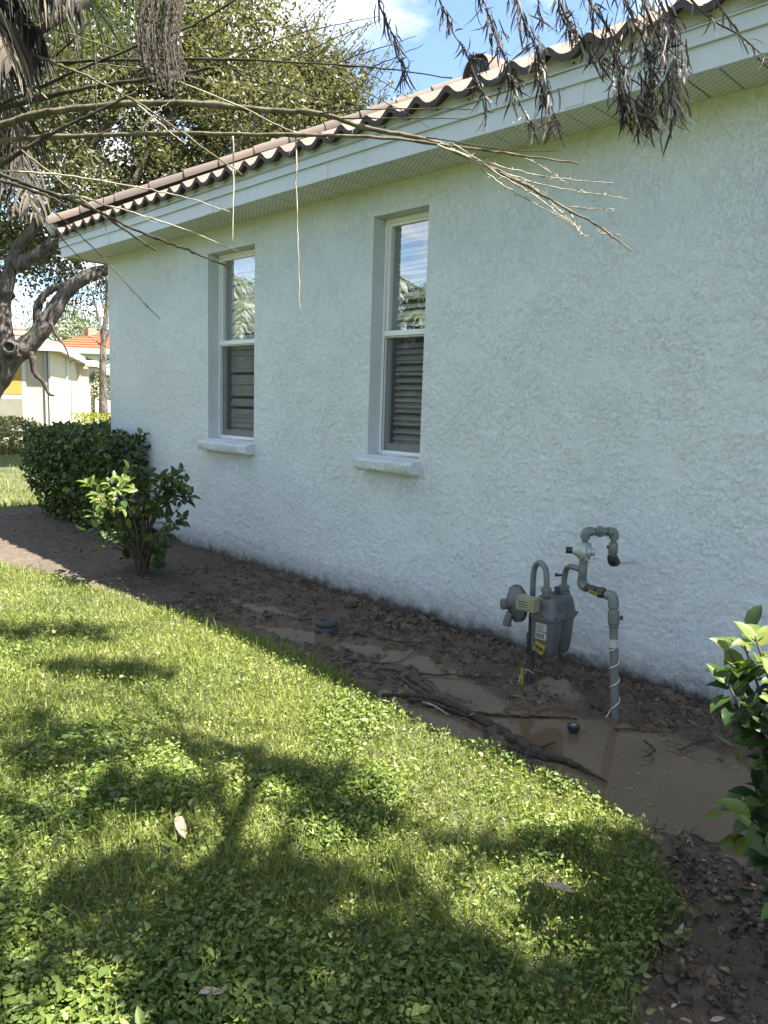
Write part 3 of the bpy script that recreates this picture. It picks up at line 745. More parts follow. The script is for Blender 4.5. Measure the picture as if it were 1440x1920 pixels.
# service regulator: flat round casing with a spring tower
ra = Vector((-.45, -.89, 0)).normalized(); rc = hit(970, 1131, 1, -.46)
reg = lathe([(.02, -.045), (.05, -.04), (.082, -.018), (.088, -.012), (.098, -.010), (.098, .010), (.088, .012), (.075, .026), (.045, .04), (.030, .046), (.026, .066), (.029, .069), (.029, .086), (.016, .09)], tuple(rc), tuple(ra), 'regulator', MT['meter'], 28)
for i in range(8):
    t = 2*math.pi*i/8; sd_ = Vector((ra.y, -ra.x, 0)); p = Vector(rc)+sd_*(.092*math.cos(t))+Vector((0, 0, .092*math.sin(t)))
    lathe([(.006, -.014), (.006, .014), (.003, .017)], tuple(p), tuple(ra), 'casing_bolt', MT['meter'], 6, reg)
MB().tube(curve_pts([tuple(Vector(rc)+ra*.035+Vector((0, 0, -.05))), tuple(Vector(rc)+ra*.05+Vector((0, 0, -.085))), tuple(Vector(rc)+ra*.052+Vector((0, 0, -.118)))], 4), [.022]*9, 12).build('vent_spout', MT['meter'], reg, smooth_=50)
pipe([tuple(rc), (-2.2, -.44, rc[2]), (-2.13, -.43, rc[2])], .02, 'regulator_neck', MT['meter'])
# outlet to the tee, appliance regulator, loop into the wall
X1, Y1 = -1.862, -.42
pipe([(xm, -.34, .53), (xm, -.34, .60), (-2.0, -.345, .645), (-1.965, -.365, .668), (-1.92, -.39, .672), (X1, Y1, .672)], .0148, 'outlet_pipe', n=14)
collar((xm, -.34, .545), (0, 0, 1), .028, .028); collar((xm, -.34, .523), (0, 0, 1), .034, .014)
lathe([(.006, 0), (.006, .03), (.009, .032), (.009, .05)], (-2.008, -.343, .61), (-.85, -.53, 0), 'test_tap', MT['lead'], 10)
pipe([(X1, Y1, .60), (X1, Y1, .868)], .0155, 'supply_pipe')
for zz, h in ((.672, .075), (.612, .03), (.716, .02)): collar((X1, Y1, zz), (0, 0, 1), .021, h)
ax = Vector((-.85, -.53, 0)).normalized()
ap = lathe([(.012, -.052), (.02, -.05), (.02, -.03), (.030, -.028), (.034, -.01), (.046, -.006), (.048, .002), (.048, .014), (.040, .018), (.030, .034), (.017, .052), (.016, .056)], (X1, Y1, .770), tuple(ax), 'appliance_regulator', MT['silver'], 22)
b = MB(); b.box((X1-.024, Y1-.024, .728), (X1+.026, Y1+.024, .812)); b.build('regulator_block', MT['silver'], ap, bevel=.006)
lathe([(.016, 0), (.017, .002), (.017, .03), (.014, .032), (.008, .028)], tuple(Vector((X1, Y1, .770))+ax*.056), tuple(ax), 'adjusting_cap', MT['black'], 14, ap)
for a_, c_ in (((0, 0, 1), .872), ): pass
def elbow(p, a, c, r=.0235, m=None, nm='pipe_elbow'):
    p = np.array(p); a = np.array(a, float); c = np.array(c, float); k = .036
    return pipe([p+a*k, p+a*k*.45+c*k*.02, p+(a+c)*k*.16, p+c*k*.45+a*k*.02, p+c*k], r, nm, m)
X2, Y2, ZT2 = -1.773, -.304, .868
hd2 = np.array([X2-X1, Y2-Y1, 0]); L2 = np.linalg.norm(hd2); hd2 /= L2
elbow((X1, Y1, ZT2), (0, 0, -1), hd2); elbow((X2, Y2, ZT2), -hd2, (0, 0, -1))
pipe([(X1, Y1, ZT2), (X2, Y2, ZT2)], .0148, 'loop_pipe')
mid = (np.array([X1, Y1, ZT2])+np.array([X2, Y2, ZT2]))/2
lathe([(.017, -.026), (.021, -.025), (.021, -.012), (.027, -.010), (.027, .010), (.021, .012), (.021, .025), (.017, .026)], tuple(mid), tuple(hd2), 'pipe_union', MT['pipe'], 8)
pipe([(X2, Y2, ZT2), (X2, Y2, .72)], .0148, 'drop_pipe'); collar((X2, Y2, .785), (0, 0, 1), .0225, .055); collar((X2, Y2, .748), (0, 0, 1), .02, .012)
lathe([(.006, 0), (.006, .02), (.009, .022), (.009, .03)], (X2, Y2, .79), (-.9, -.4, 0), 'test_tap', MT['lead'], 8)
elbow((X2, Y2, .715), (0, 0, 1), (-.02, 1, 0), .0245, MT['black'], 'black_elbow')
pipe([(X2, Y2+.02, .715), (X2-.045, .02, .675)], .0125, 'wall_nipple', MT['stucco'])
# low run with yellow tag to the house line
PR = np.array([-1.665, -.47, .592]); hp = PR-np.array([X1, Y1, .597]); hl = np.linalg.norm(hp); hp /= hl
elbow((X1, Y1, .597), (0, 0, 1), hp); elbow(PR, -hp, (.09, 0, -1), .025)
pipe([(X1, Y1, .597), PR], .0148, 'link_pipe', MT['lead'])
q0 = np.array([X1, Y1, .597])
lathe([(.016, -.02), (.022, -.018), (.022, .018), (.016, .02)], tuple(q0+hp*hl*.40), tuple(hp), 'pipe_union', MT['lead'], 8)
lathe([(.016, -.022), (.024, -.02), (.028, -.006), (.028, .006), (.022, .02), (.016, .022)], tuple(q0+hp*hl*.64), tuple(hp), 'pipe_union', MT['lead'], 8)
b = MB(); c_ = q0+hp*hl*.46+np.array([0, -.026, -.008]); Mr = Matrix.Translation(tuple(c_)) @ Matrix.Rotation(math.atan2(hp[1], hp[0]), 4, 'Z') @ Matrix.Rotation(R_(4), 4, 'Y')
b.box((-.027, -.002, -.0095), (.027, .002, .0095), Mr); yt = b.build('yellow_tag', MT['yellow'], meter)
b = MB(); b.box((-.020, -.0033, -.002), (.020, -.0023, .003), Mr); b.build('tag_print', MT['ink'], yt)
PB = np.array([-1.602, -.47, -.06])
def on(z): return PR+(PB-PR)*((PR[2]-z)/(PR[2]-PB[2]))
pipe([PR, on(.3), PB], .0205, 'house_line', n=16)
pd = (PR-PB)/np.linalg.norm(PR-PB)
for zz, r, h in ((.555, .026, .03), (.495, .027, .06), (.455, .024, .016)): collar(tuple(on(zz)), tuple(pd), r, h)
lathe([(.006, 0), (.006, .03), (.012, .032), (.012, .042)], tuple(on(.495)), (.85, .53, 0), 'test_tap', MT['lead'], 8)
lathe([(.0206, -.02), (.0214, -.02), (.0214, .02), (.0206, .02)], tuple(on(.372)), tuple(pd), 'white_tape', MT['paper'], 18)
wp = [on(.03)+np.array([-.03, -.028, -.02])]
for i in range(70):
    t = i/69; zz = .05+.30*t
    wp.append(on(zz)+np.array([.0225*math.cos(2*math.pi*3.2*t**1.2-2.2), .0225*math.sin(2*math.pi*3.2*t**1.2-2.2), 0]))
MB().tube(wp, .0022, 6).build('tracer_wire', MT['wire'], meter)
MB().tube(curve_pts([(-2.165, -.47, .0), (-2.16, -.455, .07), (-2.125, -.452, .1), (-2.10, -.44, .085), (-2.12, -.41, .08), (-2.15, -.43, .11), (-2.155, -.445, .14)], 6), .0018, 6).build('tracer_wire', MT['wire'], meter)
st = empty('marker_stake', (-2.145, -.462, gz(-2.145, -.462)))
tag(st, 'short yellow tube stake at the foot of the gas riser', 'stake')
MB().lathe([(.0085, -.05), (.0085, .085), (.0075, .0855), (.0065, .08), (.006, .06)], (-2.145, -.462, gz(-2.145, -.462)), (-.04, -.02, 1), 12).build('stake_tube', MT['yellow'], st, smooth_=50)

# ================================================================== THINGS LYING IN THE MUD
MT['rubber'] = mat_plain('weathered_grey_rubber', (.05, .05, .046), .75, .2, 30, .002, 90, dirt=((.05, .042, .033), 14, .52))
x, y = -3.509, -.66; z = gz(x, y)
CZ = max(z, 0)+.008
dn = tag(empty('sprinkler_collar', (x, y, 0)), 'round grey collar with a hollow top like a small tyre in the mud', 'sprinkler collar')
MB().lathe([(.030, .028), (.034, .052), (.046, .066), (.060, .068), (.070, .058), (.073, .044), (.068, .031), (.064, .029), (.03, .0285)], (x, y, CZ), (0, 0, 1), 28).build('ring', MT['rubber'], dn, smooth_=60)
MB().lathe([(.064, -.03), (.069, -.02), (.071, .0), (.069, .022), (.062, .028), (.02, .0282)], (x, y, CZ), (0, 0, 1), 28).build('base', MT['lead'], dn, smooth_=60)
MB().lathe([(.012, .02), (.014, .045), (.008, .05)], (x, y, CZ), (0, 0, 1), 12).build('nozzle', MT['lead'], dn)
x, y = -1.667, -.74
sp_ = tag(empty('popup_sprinkler', (x, y, 0)), 'small black pop-up sprinkler head standing in the puddle', 'sprinkler')
MB().lathe([(.016, -.03), (.018, .02), (.017, .024)], (x, y, -.012), (0, 0, 1), 16).build('body', MT['black'], sp_, smooth_=50)
MB().lathe([(.018, .0245), (.027, .026), (.0285, .034), (.0285, .048), (.024, .052), (.014, .051), (.013, .047)], (x, y, -.012), (0, 0, 1), 22).build('cap', MT['black'], sp_, smooth_=40)
MB().lathe([(.0125, .0475), (.0125, .0505), (.009, .051)], (x, y, -.012), (0, 0, 1), 16).build('nozzle_disc', MT['silver'], sp_, smooth_=40)

def ground_path(px, lift=.01):
    out = []
    for (a, c) in px:
        p = hit(a, c, 2, 0.0); out.append(np.array([p[0], p[1], max(gz(p[0], p[1]), 0)+lift]))
    return out
def stick(name, px, r0, r1, label, m=None, lift=.006, jag=.004, cat='stick', group=None, n=7):
    P = curve_pts(ground_path(px, lift), 7); k = len(P)
    P = [p+rng.normal(size=3)*np.array([jag, jag, jag*.5]) for p in P]
    rad = [(r0+(r1-r0)*i/(k-1))*(1+.25*math.sin(i*1.9)+.15*random.uniform(-1, 1)) for i in range(k)]
    o = MB().tube(P, rad, n).build(name, m or MT['deadwood'], None, smooth_=180); return tag(o, label, cat, group)
# the fallen branch with its fork
P = curve_pts(ground_path([(716, 1309), (760, 1308), (800, 1313), (850, 1331), (900, 1353), (940, 1378), (980, 1401), (1020, 1420), (1060, 1432), (1100, 1450), (1138, 1472)], .012), 6)
pr = np.interp(np.linspace(0, 1, len(P)), [0, .1, .3, .5, .62, .72, .8, 1], [.007, .012, .019, .025, .027, .020, .015, .003])
pr = [r*(1+.10*math.sin(i*1.3)+random.uniform(-.06, .06)) for i, r in enumerate(pr)]
br = tag(empty('fallen_branch', tuple(P[0]*np.array([1, 1, 0]))), 'thick dark fallen branch lying half sunk along the lawn edge', 'branch')
MB().tube([p+rng.normal(size=3)*.003 for p in P], pr, 12).build('bole', MT['deadwood'], br, smooth_=180)
for px, a, c in (([(765, 1318), (800, 1322), (850, 1340), (880, 1352)], .013, .006), ([(800, 1313), (775, 1296), (740, 1276)], .012, .004), ([(985, 1402), (1010, 1408), (1040, 1398)], .012, .003)):
    Q = curve_pts(ground_path(px, .016), 6); MB().tube(Q, list(np.linspace(a, c, len(Q))), 8).build('side_branch', MT['deadwood'], br, smooth_=180)
def clod_mesh(seed, fl=.5):
    bm = bmesh.new(); bmesh.ops.create_icosphere(bm, subdivisions=2, radius=1)
    rs = random.Random(seed); o = [rs.uniform(0, 9) for _ in range(3)]
    for v in bm.verts:
        c = v.co; s = 1+.28*math.sin(c.x*3+o[0])*math.sin(c.y*3.3+o[1])+.2*math.sin(c.z*5+o[2])+rs.uniform(-.12, .12); v.co = Vector((c.x*s, c.y*s, c.z*s*fl))
    me = bpy.data.meshes.new('clod'); bm.to_mesh(me); bm.free(); me.shade_smooth(); return me
MT['clod'] = mat_plain('dark_mud_clod', (.055, .042, .031), .7, .35, 30, .012, 60)
for i, (a, c, s_) in enumerate(((968, 1406, .03), (995, 1414, .035), (1020, 1423, .025))):
    p = hit(a, c, 2, .0); o = link('mud_clump', clod_mesh(i), MT['clod'], br); o.location = (p[0], p[1], max(0, gz(p[0], p[1]))+.005); o.scale = (s_*1.3, s_, s_*.8)
MT['hose'] = mat_plain('black_hose', (.014, .014, .014), .4, .2, 30)
# crumbs of soil heaped along the wall and kicked over the mud
def crumbs(n, seed):
    r_ = np.random.default_rng(seed); X = r_.uniform(-5.6, .2, n*4); Y = -.02-1.1*r_.random(n*4)**1.7; X2 = r_.uniform(-1.15, .2, n*2); Y2 = r_.uniform(-2.5, -1.12, n*2)
    X = np.concatenate([X, X2]); Y = np.concatenate([Y, Y2]); k = r_.random(len(X)) < smooth(.42, .62, fbm(X*5, Y*5, seed, 3)); X, Y = X[k], Y[k]; h, lw = ground_h(X[None], Y[None]); ok = (lw[0] < .4) & (h[0] > .002); pm_ = r_.permutation(int(ok.sum()))[:n]; X, Y, h = X[ok][pm_], Y[ok][pm_], h[0][ok][pm_]; n = len(X)
    bm = bmesh.new(); bmesh.ops.create_icosphere(bm, subdivisions=1, radius=1); tv = np.array([v.co[:] for v in bm.verts]); tf = np.array([[v.index for v in f.verts] for f in bm.faces]); bm.free(); m = len(tv)
    S = np.clip(.0055*np.exp(.55*r_.normal(size=n)), .0025, .018); J = 1+.3*r_.normal(size=(n, m, 1)); sc3 = S[:, None, None]*np.stack([np.ones(n), r_.uniform(.6, 1.1, n), r_.uniform(.4, .8, n)], -1)[:, None]
    ca_ = r_.uniform(0, 6.3, n); c, s_ = np.cos(ca_), np.sin(ca_); V = tv[None]*J*sc3; V = np.stack([V[..., 0]*c[:, None]-V[..., 1]*s_[:, None], V[..., 0]*s_[:, None]+V[..., 1]*c[:, None], V[..., 2]], -1)+np.stack([X, Y, h+S*.2], -1)[:, None]
    F = (tf[None]+(np.arange(n)*m)[:, None, None]).reshape(-1, 3); return npmesh('soil_crumbs', V.reshape(-1, 3), F, np.repeat(r_.random(n), m), smooth_=True)
MT['crumb'] = mat_leaf('wet_soil_crumb', [(0, (.03, .021, .014)), (.6, (.075, .054, .036)), (1, (.16, .12, .08))], .5, .0)
tag(link('soil_crumbs', crumbs(5600, 333), MT['crumb']), 'loose wet crumbs of soil along the foot of the wall', 'soil', kind='stuff')
stick('irrigation_tube', [(497, 1164), (530, 1161), (560, 1164), (600, 1171)], .006, .006, 'thin black irrigation tube running into the round grey collar', MT['hose'], .012, .001, 'tube')
stick('stick', [(712, 1262), (790, 1266), (880, 1271), (988, 1284)], .006, .003, 'long straight dark stick lying beyond the fallen branch')
stick('stick', [(640, 1188), (700, 1200), (760, 1210), (792, 1206)], .006, .003, 'forked dark stick beside the round grey collar')
stick('stick', [(610, 1236), (700, 1247), (745, 1243), (795, 1216)], .005, .002, 'thin bent stick between the lawn and the round grey collar')
stick('stick', [(893, 1339), (960, 1345), (1050, 1347), (1082, 1350)], .008, .003, 'straight dark stick touching the fallen branch and pointing at the sprinkler head')
stick('stick', [(760, 1272), (792, 1290), (830, 1316), (858, 1325)], .008, .004, 'short crooked stick leaning on the fallen branch')
stick('stick', [(1150, 1369), (1200, 1371), (1262, 1378)], .004, .002, 'thin straight twig on the mud beside the house line pipe')
stick('stick', [(1208, 1398), (1226, 1413), (1216, 1424), (1206, 1428)], .005, .0025, 'short hooked twig in the large puddle', lift=.02)
stick('stick', [(1248, 1397), (1285, 1409), (1312, 1422)], .004, .002, 'pale bent twig at the far side of the large puddle', MT['stalk'], .02)
stick('stick', [(1275, 1412), (1296, 1402), (1322, 1394)], .005, .0025, 'dark twig crossing the pale bent twig by the puddle', None, .014)
stick('stick', [(1270, 1408), (1268, 1385), (1267, 1370)], .0015, .001, 'hair-thin upright stem by the crossed twigs', MT['stalk'], .02)
stick('stick', [(1290, 1565), (1340, 1585), (1400, 1600), (1440, 1604)], .007, .004, 'grey weathered stick along the near shore of the large puddle', MT['stalk'], .012)
stick('stick', [(790, 1320), (815, 1332), (840, 1345)], .006, .003, 'pale splinter in the water beside the fallen branch', MT['palebark'], .012, .001)
# unlabelled crowd of fine twigs and rotted leaves
def litter(name, n, region, size, stops, label, seed, T=STRIP, kindlabel='litter', flat=.35, aspect=.22, minz=0.004):
    r = np.random.default_rng(seed); X = r.uniform(region[0], region[1], n*4); Y = r.uniform(region[2], region[3], n*4)
    keep = (fbm(X*4, Y*4, seed, 3) > .47)
    X, Y = X[keep][:n], Y[keep][:n]; h, lw = ground_h(X[None], Y[None]); h = h[0]; ok = (h > minz) & (lw[0] < .5); X, Y, h = X[ok], Y[ok], h[ok]; n = len(X)
    A = r.normal(size=(n, 3)); A[:, 2] *= flat; N = r.normal(size=(n, 3))*.6; N[:, 2] += 1
    L = r.uniform(size[0], size[1], n); V, F, rn = scatter(T, np.stack([X, Y, h+.004], -1), A, N, L, L*aspect*r.uniform(.6, 1.4, n), r.random(n))
    o = link(name, npmesh(name, V, F, rn), mat_leaf(name+'_mat', stops, .7, .05)); return tag(o, label, kindlabel, kind='stuff')
litter('mud_twigs', 3400, (-4.8, -.3, -1.25, -.03), (.02, .11), [(0, (.022, .017, .013)), (.75, (.07, .055, .04)), (1, (.22, .18, .13))], 'fine dark twigs and roots strewn over the mud', 201, aspect=.075, flat=.2)
litter('rotted_leaves', 2300, (-1.25, 0.3, -2.6, -1.15), (.012, .042), [(0, (.015, .012, .009)), (.7, (.06, .045, .03)), (.93, (.17, .12, .07)), (1, (.42, .34, .24))], 'rotted brown leaves in the mud near the leafy bush', 202, LEAF4, aspect=.45)
litter('dry_litter', 700, (-9.4, -4.6, -1.5, -.05), (.015, .05), [(0, (.04, .03, .02)), (.8, (.14, .11, .08)), (1, (.4, .33, .24))], 'dry leaf bits on the bare soil near the shrubs', 203, LEAF4, aspect=.35)
r = np.random.default_rng(5); n = 520
X = r.uniform(-2.3, .4, n*3); Y = r.uniform(-1.25, -.35, n*3); h, _ = ground_h(X[None], Y[None]); ok = (h[0] < -.006) & (fbm(X*5, Y*5, 91, 3) > .42); X, Y = X[ok][:n], Y[ok][:n]
A = r.normal(size=(len(X), 3)); A[:, 2] = 0; N = np.zeros((len(X), 3)); N[:, 2] = 1; Lf = r.uniform(.002, .009, len(X))*r.choice([1, 1, 1, 2.4], len(X))
T = (np.array([(0,0,0),(.3,.4,0),(.8,.5,0),(1,.1,0),(.9,-.35,0),(.35,-.5,0)]), np.array([(0,5,4,3,2,1)]))
V, F, rn = scatter(T, np.stack([X, Y, np.full(len(X), .0022)], -1), A, N, Lf, Lf*.7, r.random(len(X)))
MT['foam'] = mat_plain('floating_scum', (.20, .17, .13), .7, .2, 60)
tag(link('floating_scum', npmesh('floating_scum', V, F, rn), MT['foam']), 'pale flecks of scum floating on the puddle', 'scum', kind='stuff')

# ================================================================== SHRUBS
def leaf_mesh(name, seed):
    r_ = random.Random(seed)
    V = LEAF8[0].copy(); V[:, 1] *= r_.uniform(.9, 1.1)*.52; V[:, 2] *= r_.uniform(.6, 1.6)
    V[:, 2] -= .10*V[:, 0]**2*r_.uniform(.2, 1.6)
    me = npmesh(name, V, [LEAF8[1], LEAF8[2]], rnd=np.zeros(len(V)), smooth_=True); return me
def leaf_objects(P, A, N, L, m, parent, meshes):
    """each leaf an object of its own sharing one of a few meshes"""
    inv = Matrix.LocRotScale(parent.location, parent.rotation_euler, None).inverted()
    for me in meshes:
        if len(me.materials) == 0: me.materials.append(m)
    for i in range(len(P)):
        a = Vector(A[i]).normalized(); n = Vector(N[i]); n = (n-a*n.dot(a)).normalized(); b_ = n.cross(a)
        Mx = Matrix.Identity(4)
        for q in range(3): Mx[q][0] = a[q]; Mx[q][1] = b_[q]; Mx[q][2] = n[q]; Mx[q][3] = P[i][q]
        o = bpy.data.objects.new('leaf', meshes[i % len(meshes)]); col.objects.link(o)
        o.parent = parent; o.matrix_parent_inverse = inv; o.matrix_basis = Mx @ Matrix.Diagonal((L[i], L[i], L[i], 1))
LM = [leaf_mesh('leaf', s) for s in range(4)]; LM2 = [leaf_mesh('leaf', s+10) for s in range(4)]; LM3 = [leaf_mesh('leaf', s+20) for s in range(3)]
SHR = [(0, (.022, .045, .013)), (.5, (.042, .075, .02)), (.85, (.09, .135, .03)), (1, (.16, .20, .045))]
MT['shrub_leaf'] = mat_leaf_objects('shrub_leaf', SHR, .38, .32)
MT['shrub_leaf_m'] = mat_leaf('shrub_leaf_mass', SHR, .4, .3)
def whorl(tip, d, k, L, spread, r_):
    """k leaves round the last stretch of a twig"""
    P, A, N, Ls = [], [], [], []
    d = d/np.linalg.norm(d)
    a0 = np.cross(d, [0, 0, 1.]); a0 = a0/(np.linalg.norm(a0)+1e-6); b0 = np.cross(d, a0)
    for i in range(k):
        t = 2.4*i+r_.uniform(0, .6); back = r_.uniform(0, spread); out = math.cos(t)*a0+math.sin(t)*b0
        P.append(tip-d*back); A.append(out+d*r_.uniform(.2, 1.0)+np.array([0, 0, r_.uniform(-.1, .35)])); N.append(d*.7+np.array([0, 0, .9])+r_.normal(size=3)*.25); Ls.append(L*r_.uniform(.7, 1.2))
    return P, A, N, Ls
def shrub(name, base, tips, label, leafL, m_obj, m_mass, meshes, per, maxobj, spread, stemr, group=None, mass=0, seed=3, sunlit_tips=(), sunlit_meshes=None, m_sunlit=None):
    r_ = np.random.default_rng(seed); base = np.array(base, float)
    root = tag(empty(name, tuple(base)), label, 'shrub', group)
    P, A, N, L = [], [], [], []
    for i, tp in enumerate(tips):
        tp = np.array(tp, float); mid = base+(tp-base)*np.array([.35, .35, .55])+r_.normal(size=3)*.03
        C = curve_pts([base+r_.normal(size=3)*np.array([.02, .02, 0])-np.array([0, 0, .03]), mid, tp], 6)
        MB().tube(C, list(np.linspace(stemr*(1+.5*(i % 4 == 0)), stemr*.22, len(C))), 6).build('stem', MT['stem'], root, smooth_=180)
        d = C[-1]-C[-3]
        q = whorl(tp, d, per, leafL, spread, r_)
        P += q[0]; A += q[1]; N += q[2]; L += q[3]
    P, A, N, L = map(np.array, (P, A, N, L))
    o = np.argsort(-((P-CAM)@_f)*-1)[:]            # nearest first
    k = min(maxobj, len(P)); isy = np.isin(np.repeat(np.arange(len(tips)), per), list(sunlit_tips)); oy = o[:k][isy[o[:k]]]; oo = o[:k][~isy[o[:k]]]
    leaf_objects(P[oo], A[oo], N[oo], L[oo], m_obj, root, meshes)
    if len(oy): leaf_objects(P[oy], A[oy], N[oy], L[oy], m_sunlit, root, sunlit_meshes)                # paler leaf copy, sunlight painted into its colour
    rest = o[k:]
    if len(rest) or mass:
        if mass:
            j = r_.integers(0, len(tips), mass); TP = np.array(tips)[j]; e = base+np.array([0, 0, .35])
            PP = TP+(e-TP)*r_.uniform(0, .55, (mass, 1))+r_.normal(size=(mass, 3))*.05
            P = np.concatenate([P[rest], PP]); A = np.concatenate([A[rest], r_.normal(size=(mass, 3))]); N = np.concatenate([N[rest], r_.normal(size=(mass, 3))*.6+[0, 0, 1]]); L = np.concatenate([L[rest], leafL*r_.uniform(.6, 1.1, mass)])
        else: P, A, N, L = P[rest], A[rest], N[rest], L[rest]
        V, F, rn = scatter(LEAF8, P, A, N, L, L*.5, r_.random(len(P)))
        fo = link('foliage', npmesh('foliage', V, F, rn), m_mass, root); fo['kind'] = 'stuff'
    return root
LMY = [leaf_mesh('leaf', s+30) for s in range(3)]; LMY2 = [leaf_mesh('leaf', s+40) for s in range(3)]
YG = [(0, (.06, .10, .02)), (.6, (.13, .18, .04)), (1, (.22, .25, .06))]  # lighter yellow-green: sunlight put into the colour of the tip leaves
MT['sunlit_leaf'] = mat_leaf_objects('sunlit_leaf', YG, .4, .4); MT['sunlit_leaf2'] = mat_leaf_objects('sunlit_bush_leaf', YG, .32, .38)
# shrub by the wall: its outer side reaches past the eave's shade
tl = [(165, 905), (182, 935), (202, 898), (213, 945), (232, 893), (172, 958), (185, 925), (222, 915), (178, 990), (195, 1010)]
tr = [(250, 882), (280, 885), (305, 888), (330, 893), (350, 903), (355, 928), (322, 930), (300, 915), (270, 915), (343, 975), (330, 983), (312, 1000), (302, 1028), (240, 955),
      (215, 1000), (230, 1030), (255, 1050), (300, 1055), (232, 978), (262, 898), (290, 940), (240, 900), (316, 905), (340, 915), (262, 935), (280, 960), (245, 1020)]
rs = np.random.default_rng(8)
tips = [hit(a, c, 1, -1.24+rs.uniform(-.10, .08)) for a, c in tl]+[hit(a, c, 1, -.80+rs.uniform(-.16, .12)) for a, c in tr]
shrub('wall_shrub', (-5.60, -.85, gz(-5.6, -.85)), tips, 'open leafy shrub by the wall with sunlit yellow-green leaves on one side', .094, MT['shrub_leaf'], MT['shrub_leaf_m'], LM, 9, 290, .13, .011, mass=260, sunlit_tips=range(8), sunlit_meshes=LMY, m_sunlit=MT['sunlit_leaf'])
# bush at the edge of the picture in front of the wall
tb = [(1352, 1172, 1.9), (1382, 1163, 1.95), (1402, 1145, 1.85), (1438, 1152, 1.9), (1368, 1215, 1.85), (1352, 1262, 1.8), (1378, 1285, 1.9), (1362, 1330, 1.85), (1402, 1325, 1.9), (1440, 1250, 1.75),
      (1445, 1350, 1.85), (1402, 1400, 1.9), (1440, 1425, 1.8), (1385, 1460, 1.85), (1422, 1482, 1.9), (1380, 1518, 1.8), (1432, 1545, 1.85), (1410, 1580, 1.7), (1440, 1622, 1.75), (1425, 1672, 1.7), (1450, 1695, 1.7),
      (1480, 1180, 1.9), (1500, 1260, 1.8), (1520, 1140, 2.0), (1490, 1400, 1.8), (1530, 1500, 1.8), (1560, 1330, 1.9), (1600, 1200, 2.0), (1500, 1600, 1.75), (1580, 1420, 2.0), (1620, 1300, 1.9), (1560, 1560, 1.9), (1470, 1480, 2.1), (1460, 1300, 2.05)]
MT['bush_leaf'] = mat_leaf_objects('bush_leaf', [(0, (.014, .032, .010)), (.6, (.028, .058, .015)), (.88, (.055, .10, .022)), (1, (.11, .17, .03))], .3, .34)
shrub('leafy_bush', (-.46, -1.52, gz(-.46, -1.52)), [dist(t[0]+(36 if t[1] > 1280 else 14), t[1]+(48 if t[1] < 1230 else 20), t[2]) for t in tb], 'glossy dark green bush in front of the wall with sunlit top leaves', .078, MT['bush_leaf'], MT['shrub_leaf_m'], LM2, 8, 285, .11, .010, mass=160, seed=12, sunlit_tips=(0, 1, 2, 3, 9, 21, 23, 27), sunlit_meshes=LMY2, m_sunlit=MT['sunlit_leaf2'])
# clipped hedge at the house corner
hr = np.random.default_rng(4); n = 11500
hx = hr.uniform(-9.6, -7.0, n*5); hy = hr.uniform(-.66, .62, n*5); hz = hr.uniform(.04, 1.16, n*5)
und = .15*smooth(.5, .05, hz)+.06*(fbm(hx*5, hz*5, 300, 3)-.5)
topz = 1.07+.16*(fbm(hx*3.5, hy*3.5, 301, 3)-.5)-.05*smooth(-8.0, -7.0, hx)
ins = (hy > -.52+und*.9) & (hx > -9.32+und*1.2) & (hx < -7.08-und*1.0) & (hz < topz) & ((hy < -.02) | (hx < -8.06))
dep = np.minimum.reduce([hy+.52-und*.9, hx+9.32-und, -7.08-und-hx, topz-hz])
ins &= (hr.random(n*5) < np.exp(-dep/.10)+.16)
hx, hy, hz, dep = hx[ins][:n], hy[ins][:n], hz[ins][:n], dep[ins][:n]; n = len(hx); P = np.stack([hx, hy, hz], -1)
hb = tag(empty('clipped_hedge', (-8.3, -.2, 0)), 'dense dark green clipped hedge at the house corner', 'hedge')
A = hr.normal(size=(n, 3)); A[:, 2] += .1; N = hr.normal(size=(n, 3))*.7+np.array([.35, -.55, .8]); L = hr.uniform(.045, .08, n)
o = np.argsort(dep+.25*((P-CAM)@_f)/9)[:285]; msk = np.ones(n, bool); msk[o] = False
leaf_objects(P[o]+np.array([.01, -.03, .01]), A[o], N[o], L[o]*1.1, MT['shrub_leaf'], hb, LM3)
V, F, rn = scatter(LEAF8, P[msk], A[msk], N[msk], L[msk], L[msk]*.52, hr.random(msk.sum())); fo = link('foliage', npmesh('foliage', V, F, rn), MT['shrub_leaf_m'], hb); fo['kind'] = 'stuff'
for i in range(14):
    xx = -9.2+.15*i; b0 = np.array([xx, -.25+hr.uniform(-.1, .1), -.02]); MB().tube(curve_pts([b0, b0+np.array([hr.uniform(-.1, .1), hr.uniform(-.1, .1), .5]), b0+np.array([hr.uniform(-.25, .25), hr.uniform(-.2, .1), .95])], 4), list(np.linspace(.016, .004, 9)), 6).build('stem', MT['stem'], hb, smooth_=180)

# ================================================================== LAWN
GR = [(0, (.065, .098, .018)), (.45, (.165, .20, .040)), (.8, (.26, .28, .078)), (.93, (.34, .33, .14)), (1, (.40, .34, .18))]
GC = [(0, (.034, .065, .014)), (.4, (.095, .145, .030)), (.8, (.19, .235, .055)), (.94, (.28, .30, .09)), (1, (.36, .33, .14))]
MT['grass'] = mat_leaf('grass_blades', GR, .5, .38, (1.25, 1.3, .55)); MT['cover'] = mat_leaf('broad_leaf_weeds', GC, .42, .34, (1.25, 1.3, .5))
def in_view(X, Y, mx_=500):
    v = np.stack([X, Y, np.zeros_like(X)], -1)-CAM; zz = v@_f; zz = np.where(zz < .2, .2, zz)
    px = 720+FPX*(v@_r)/zz; py = 960-FPX*(v@_u)/zz
    return (px > -mx_) & (px < 1440+mx_) & (py < 1920+mx_*1.2) & ((v@_f) > .25), zz
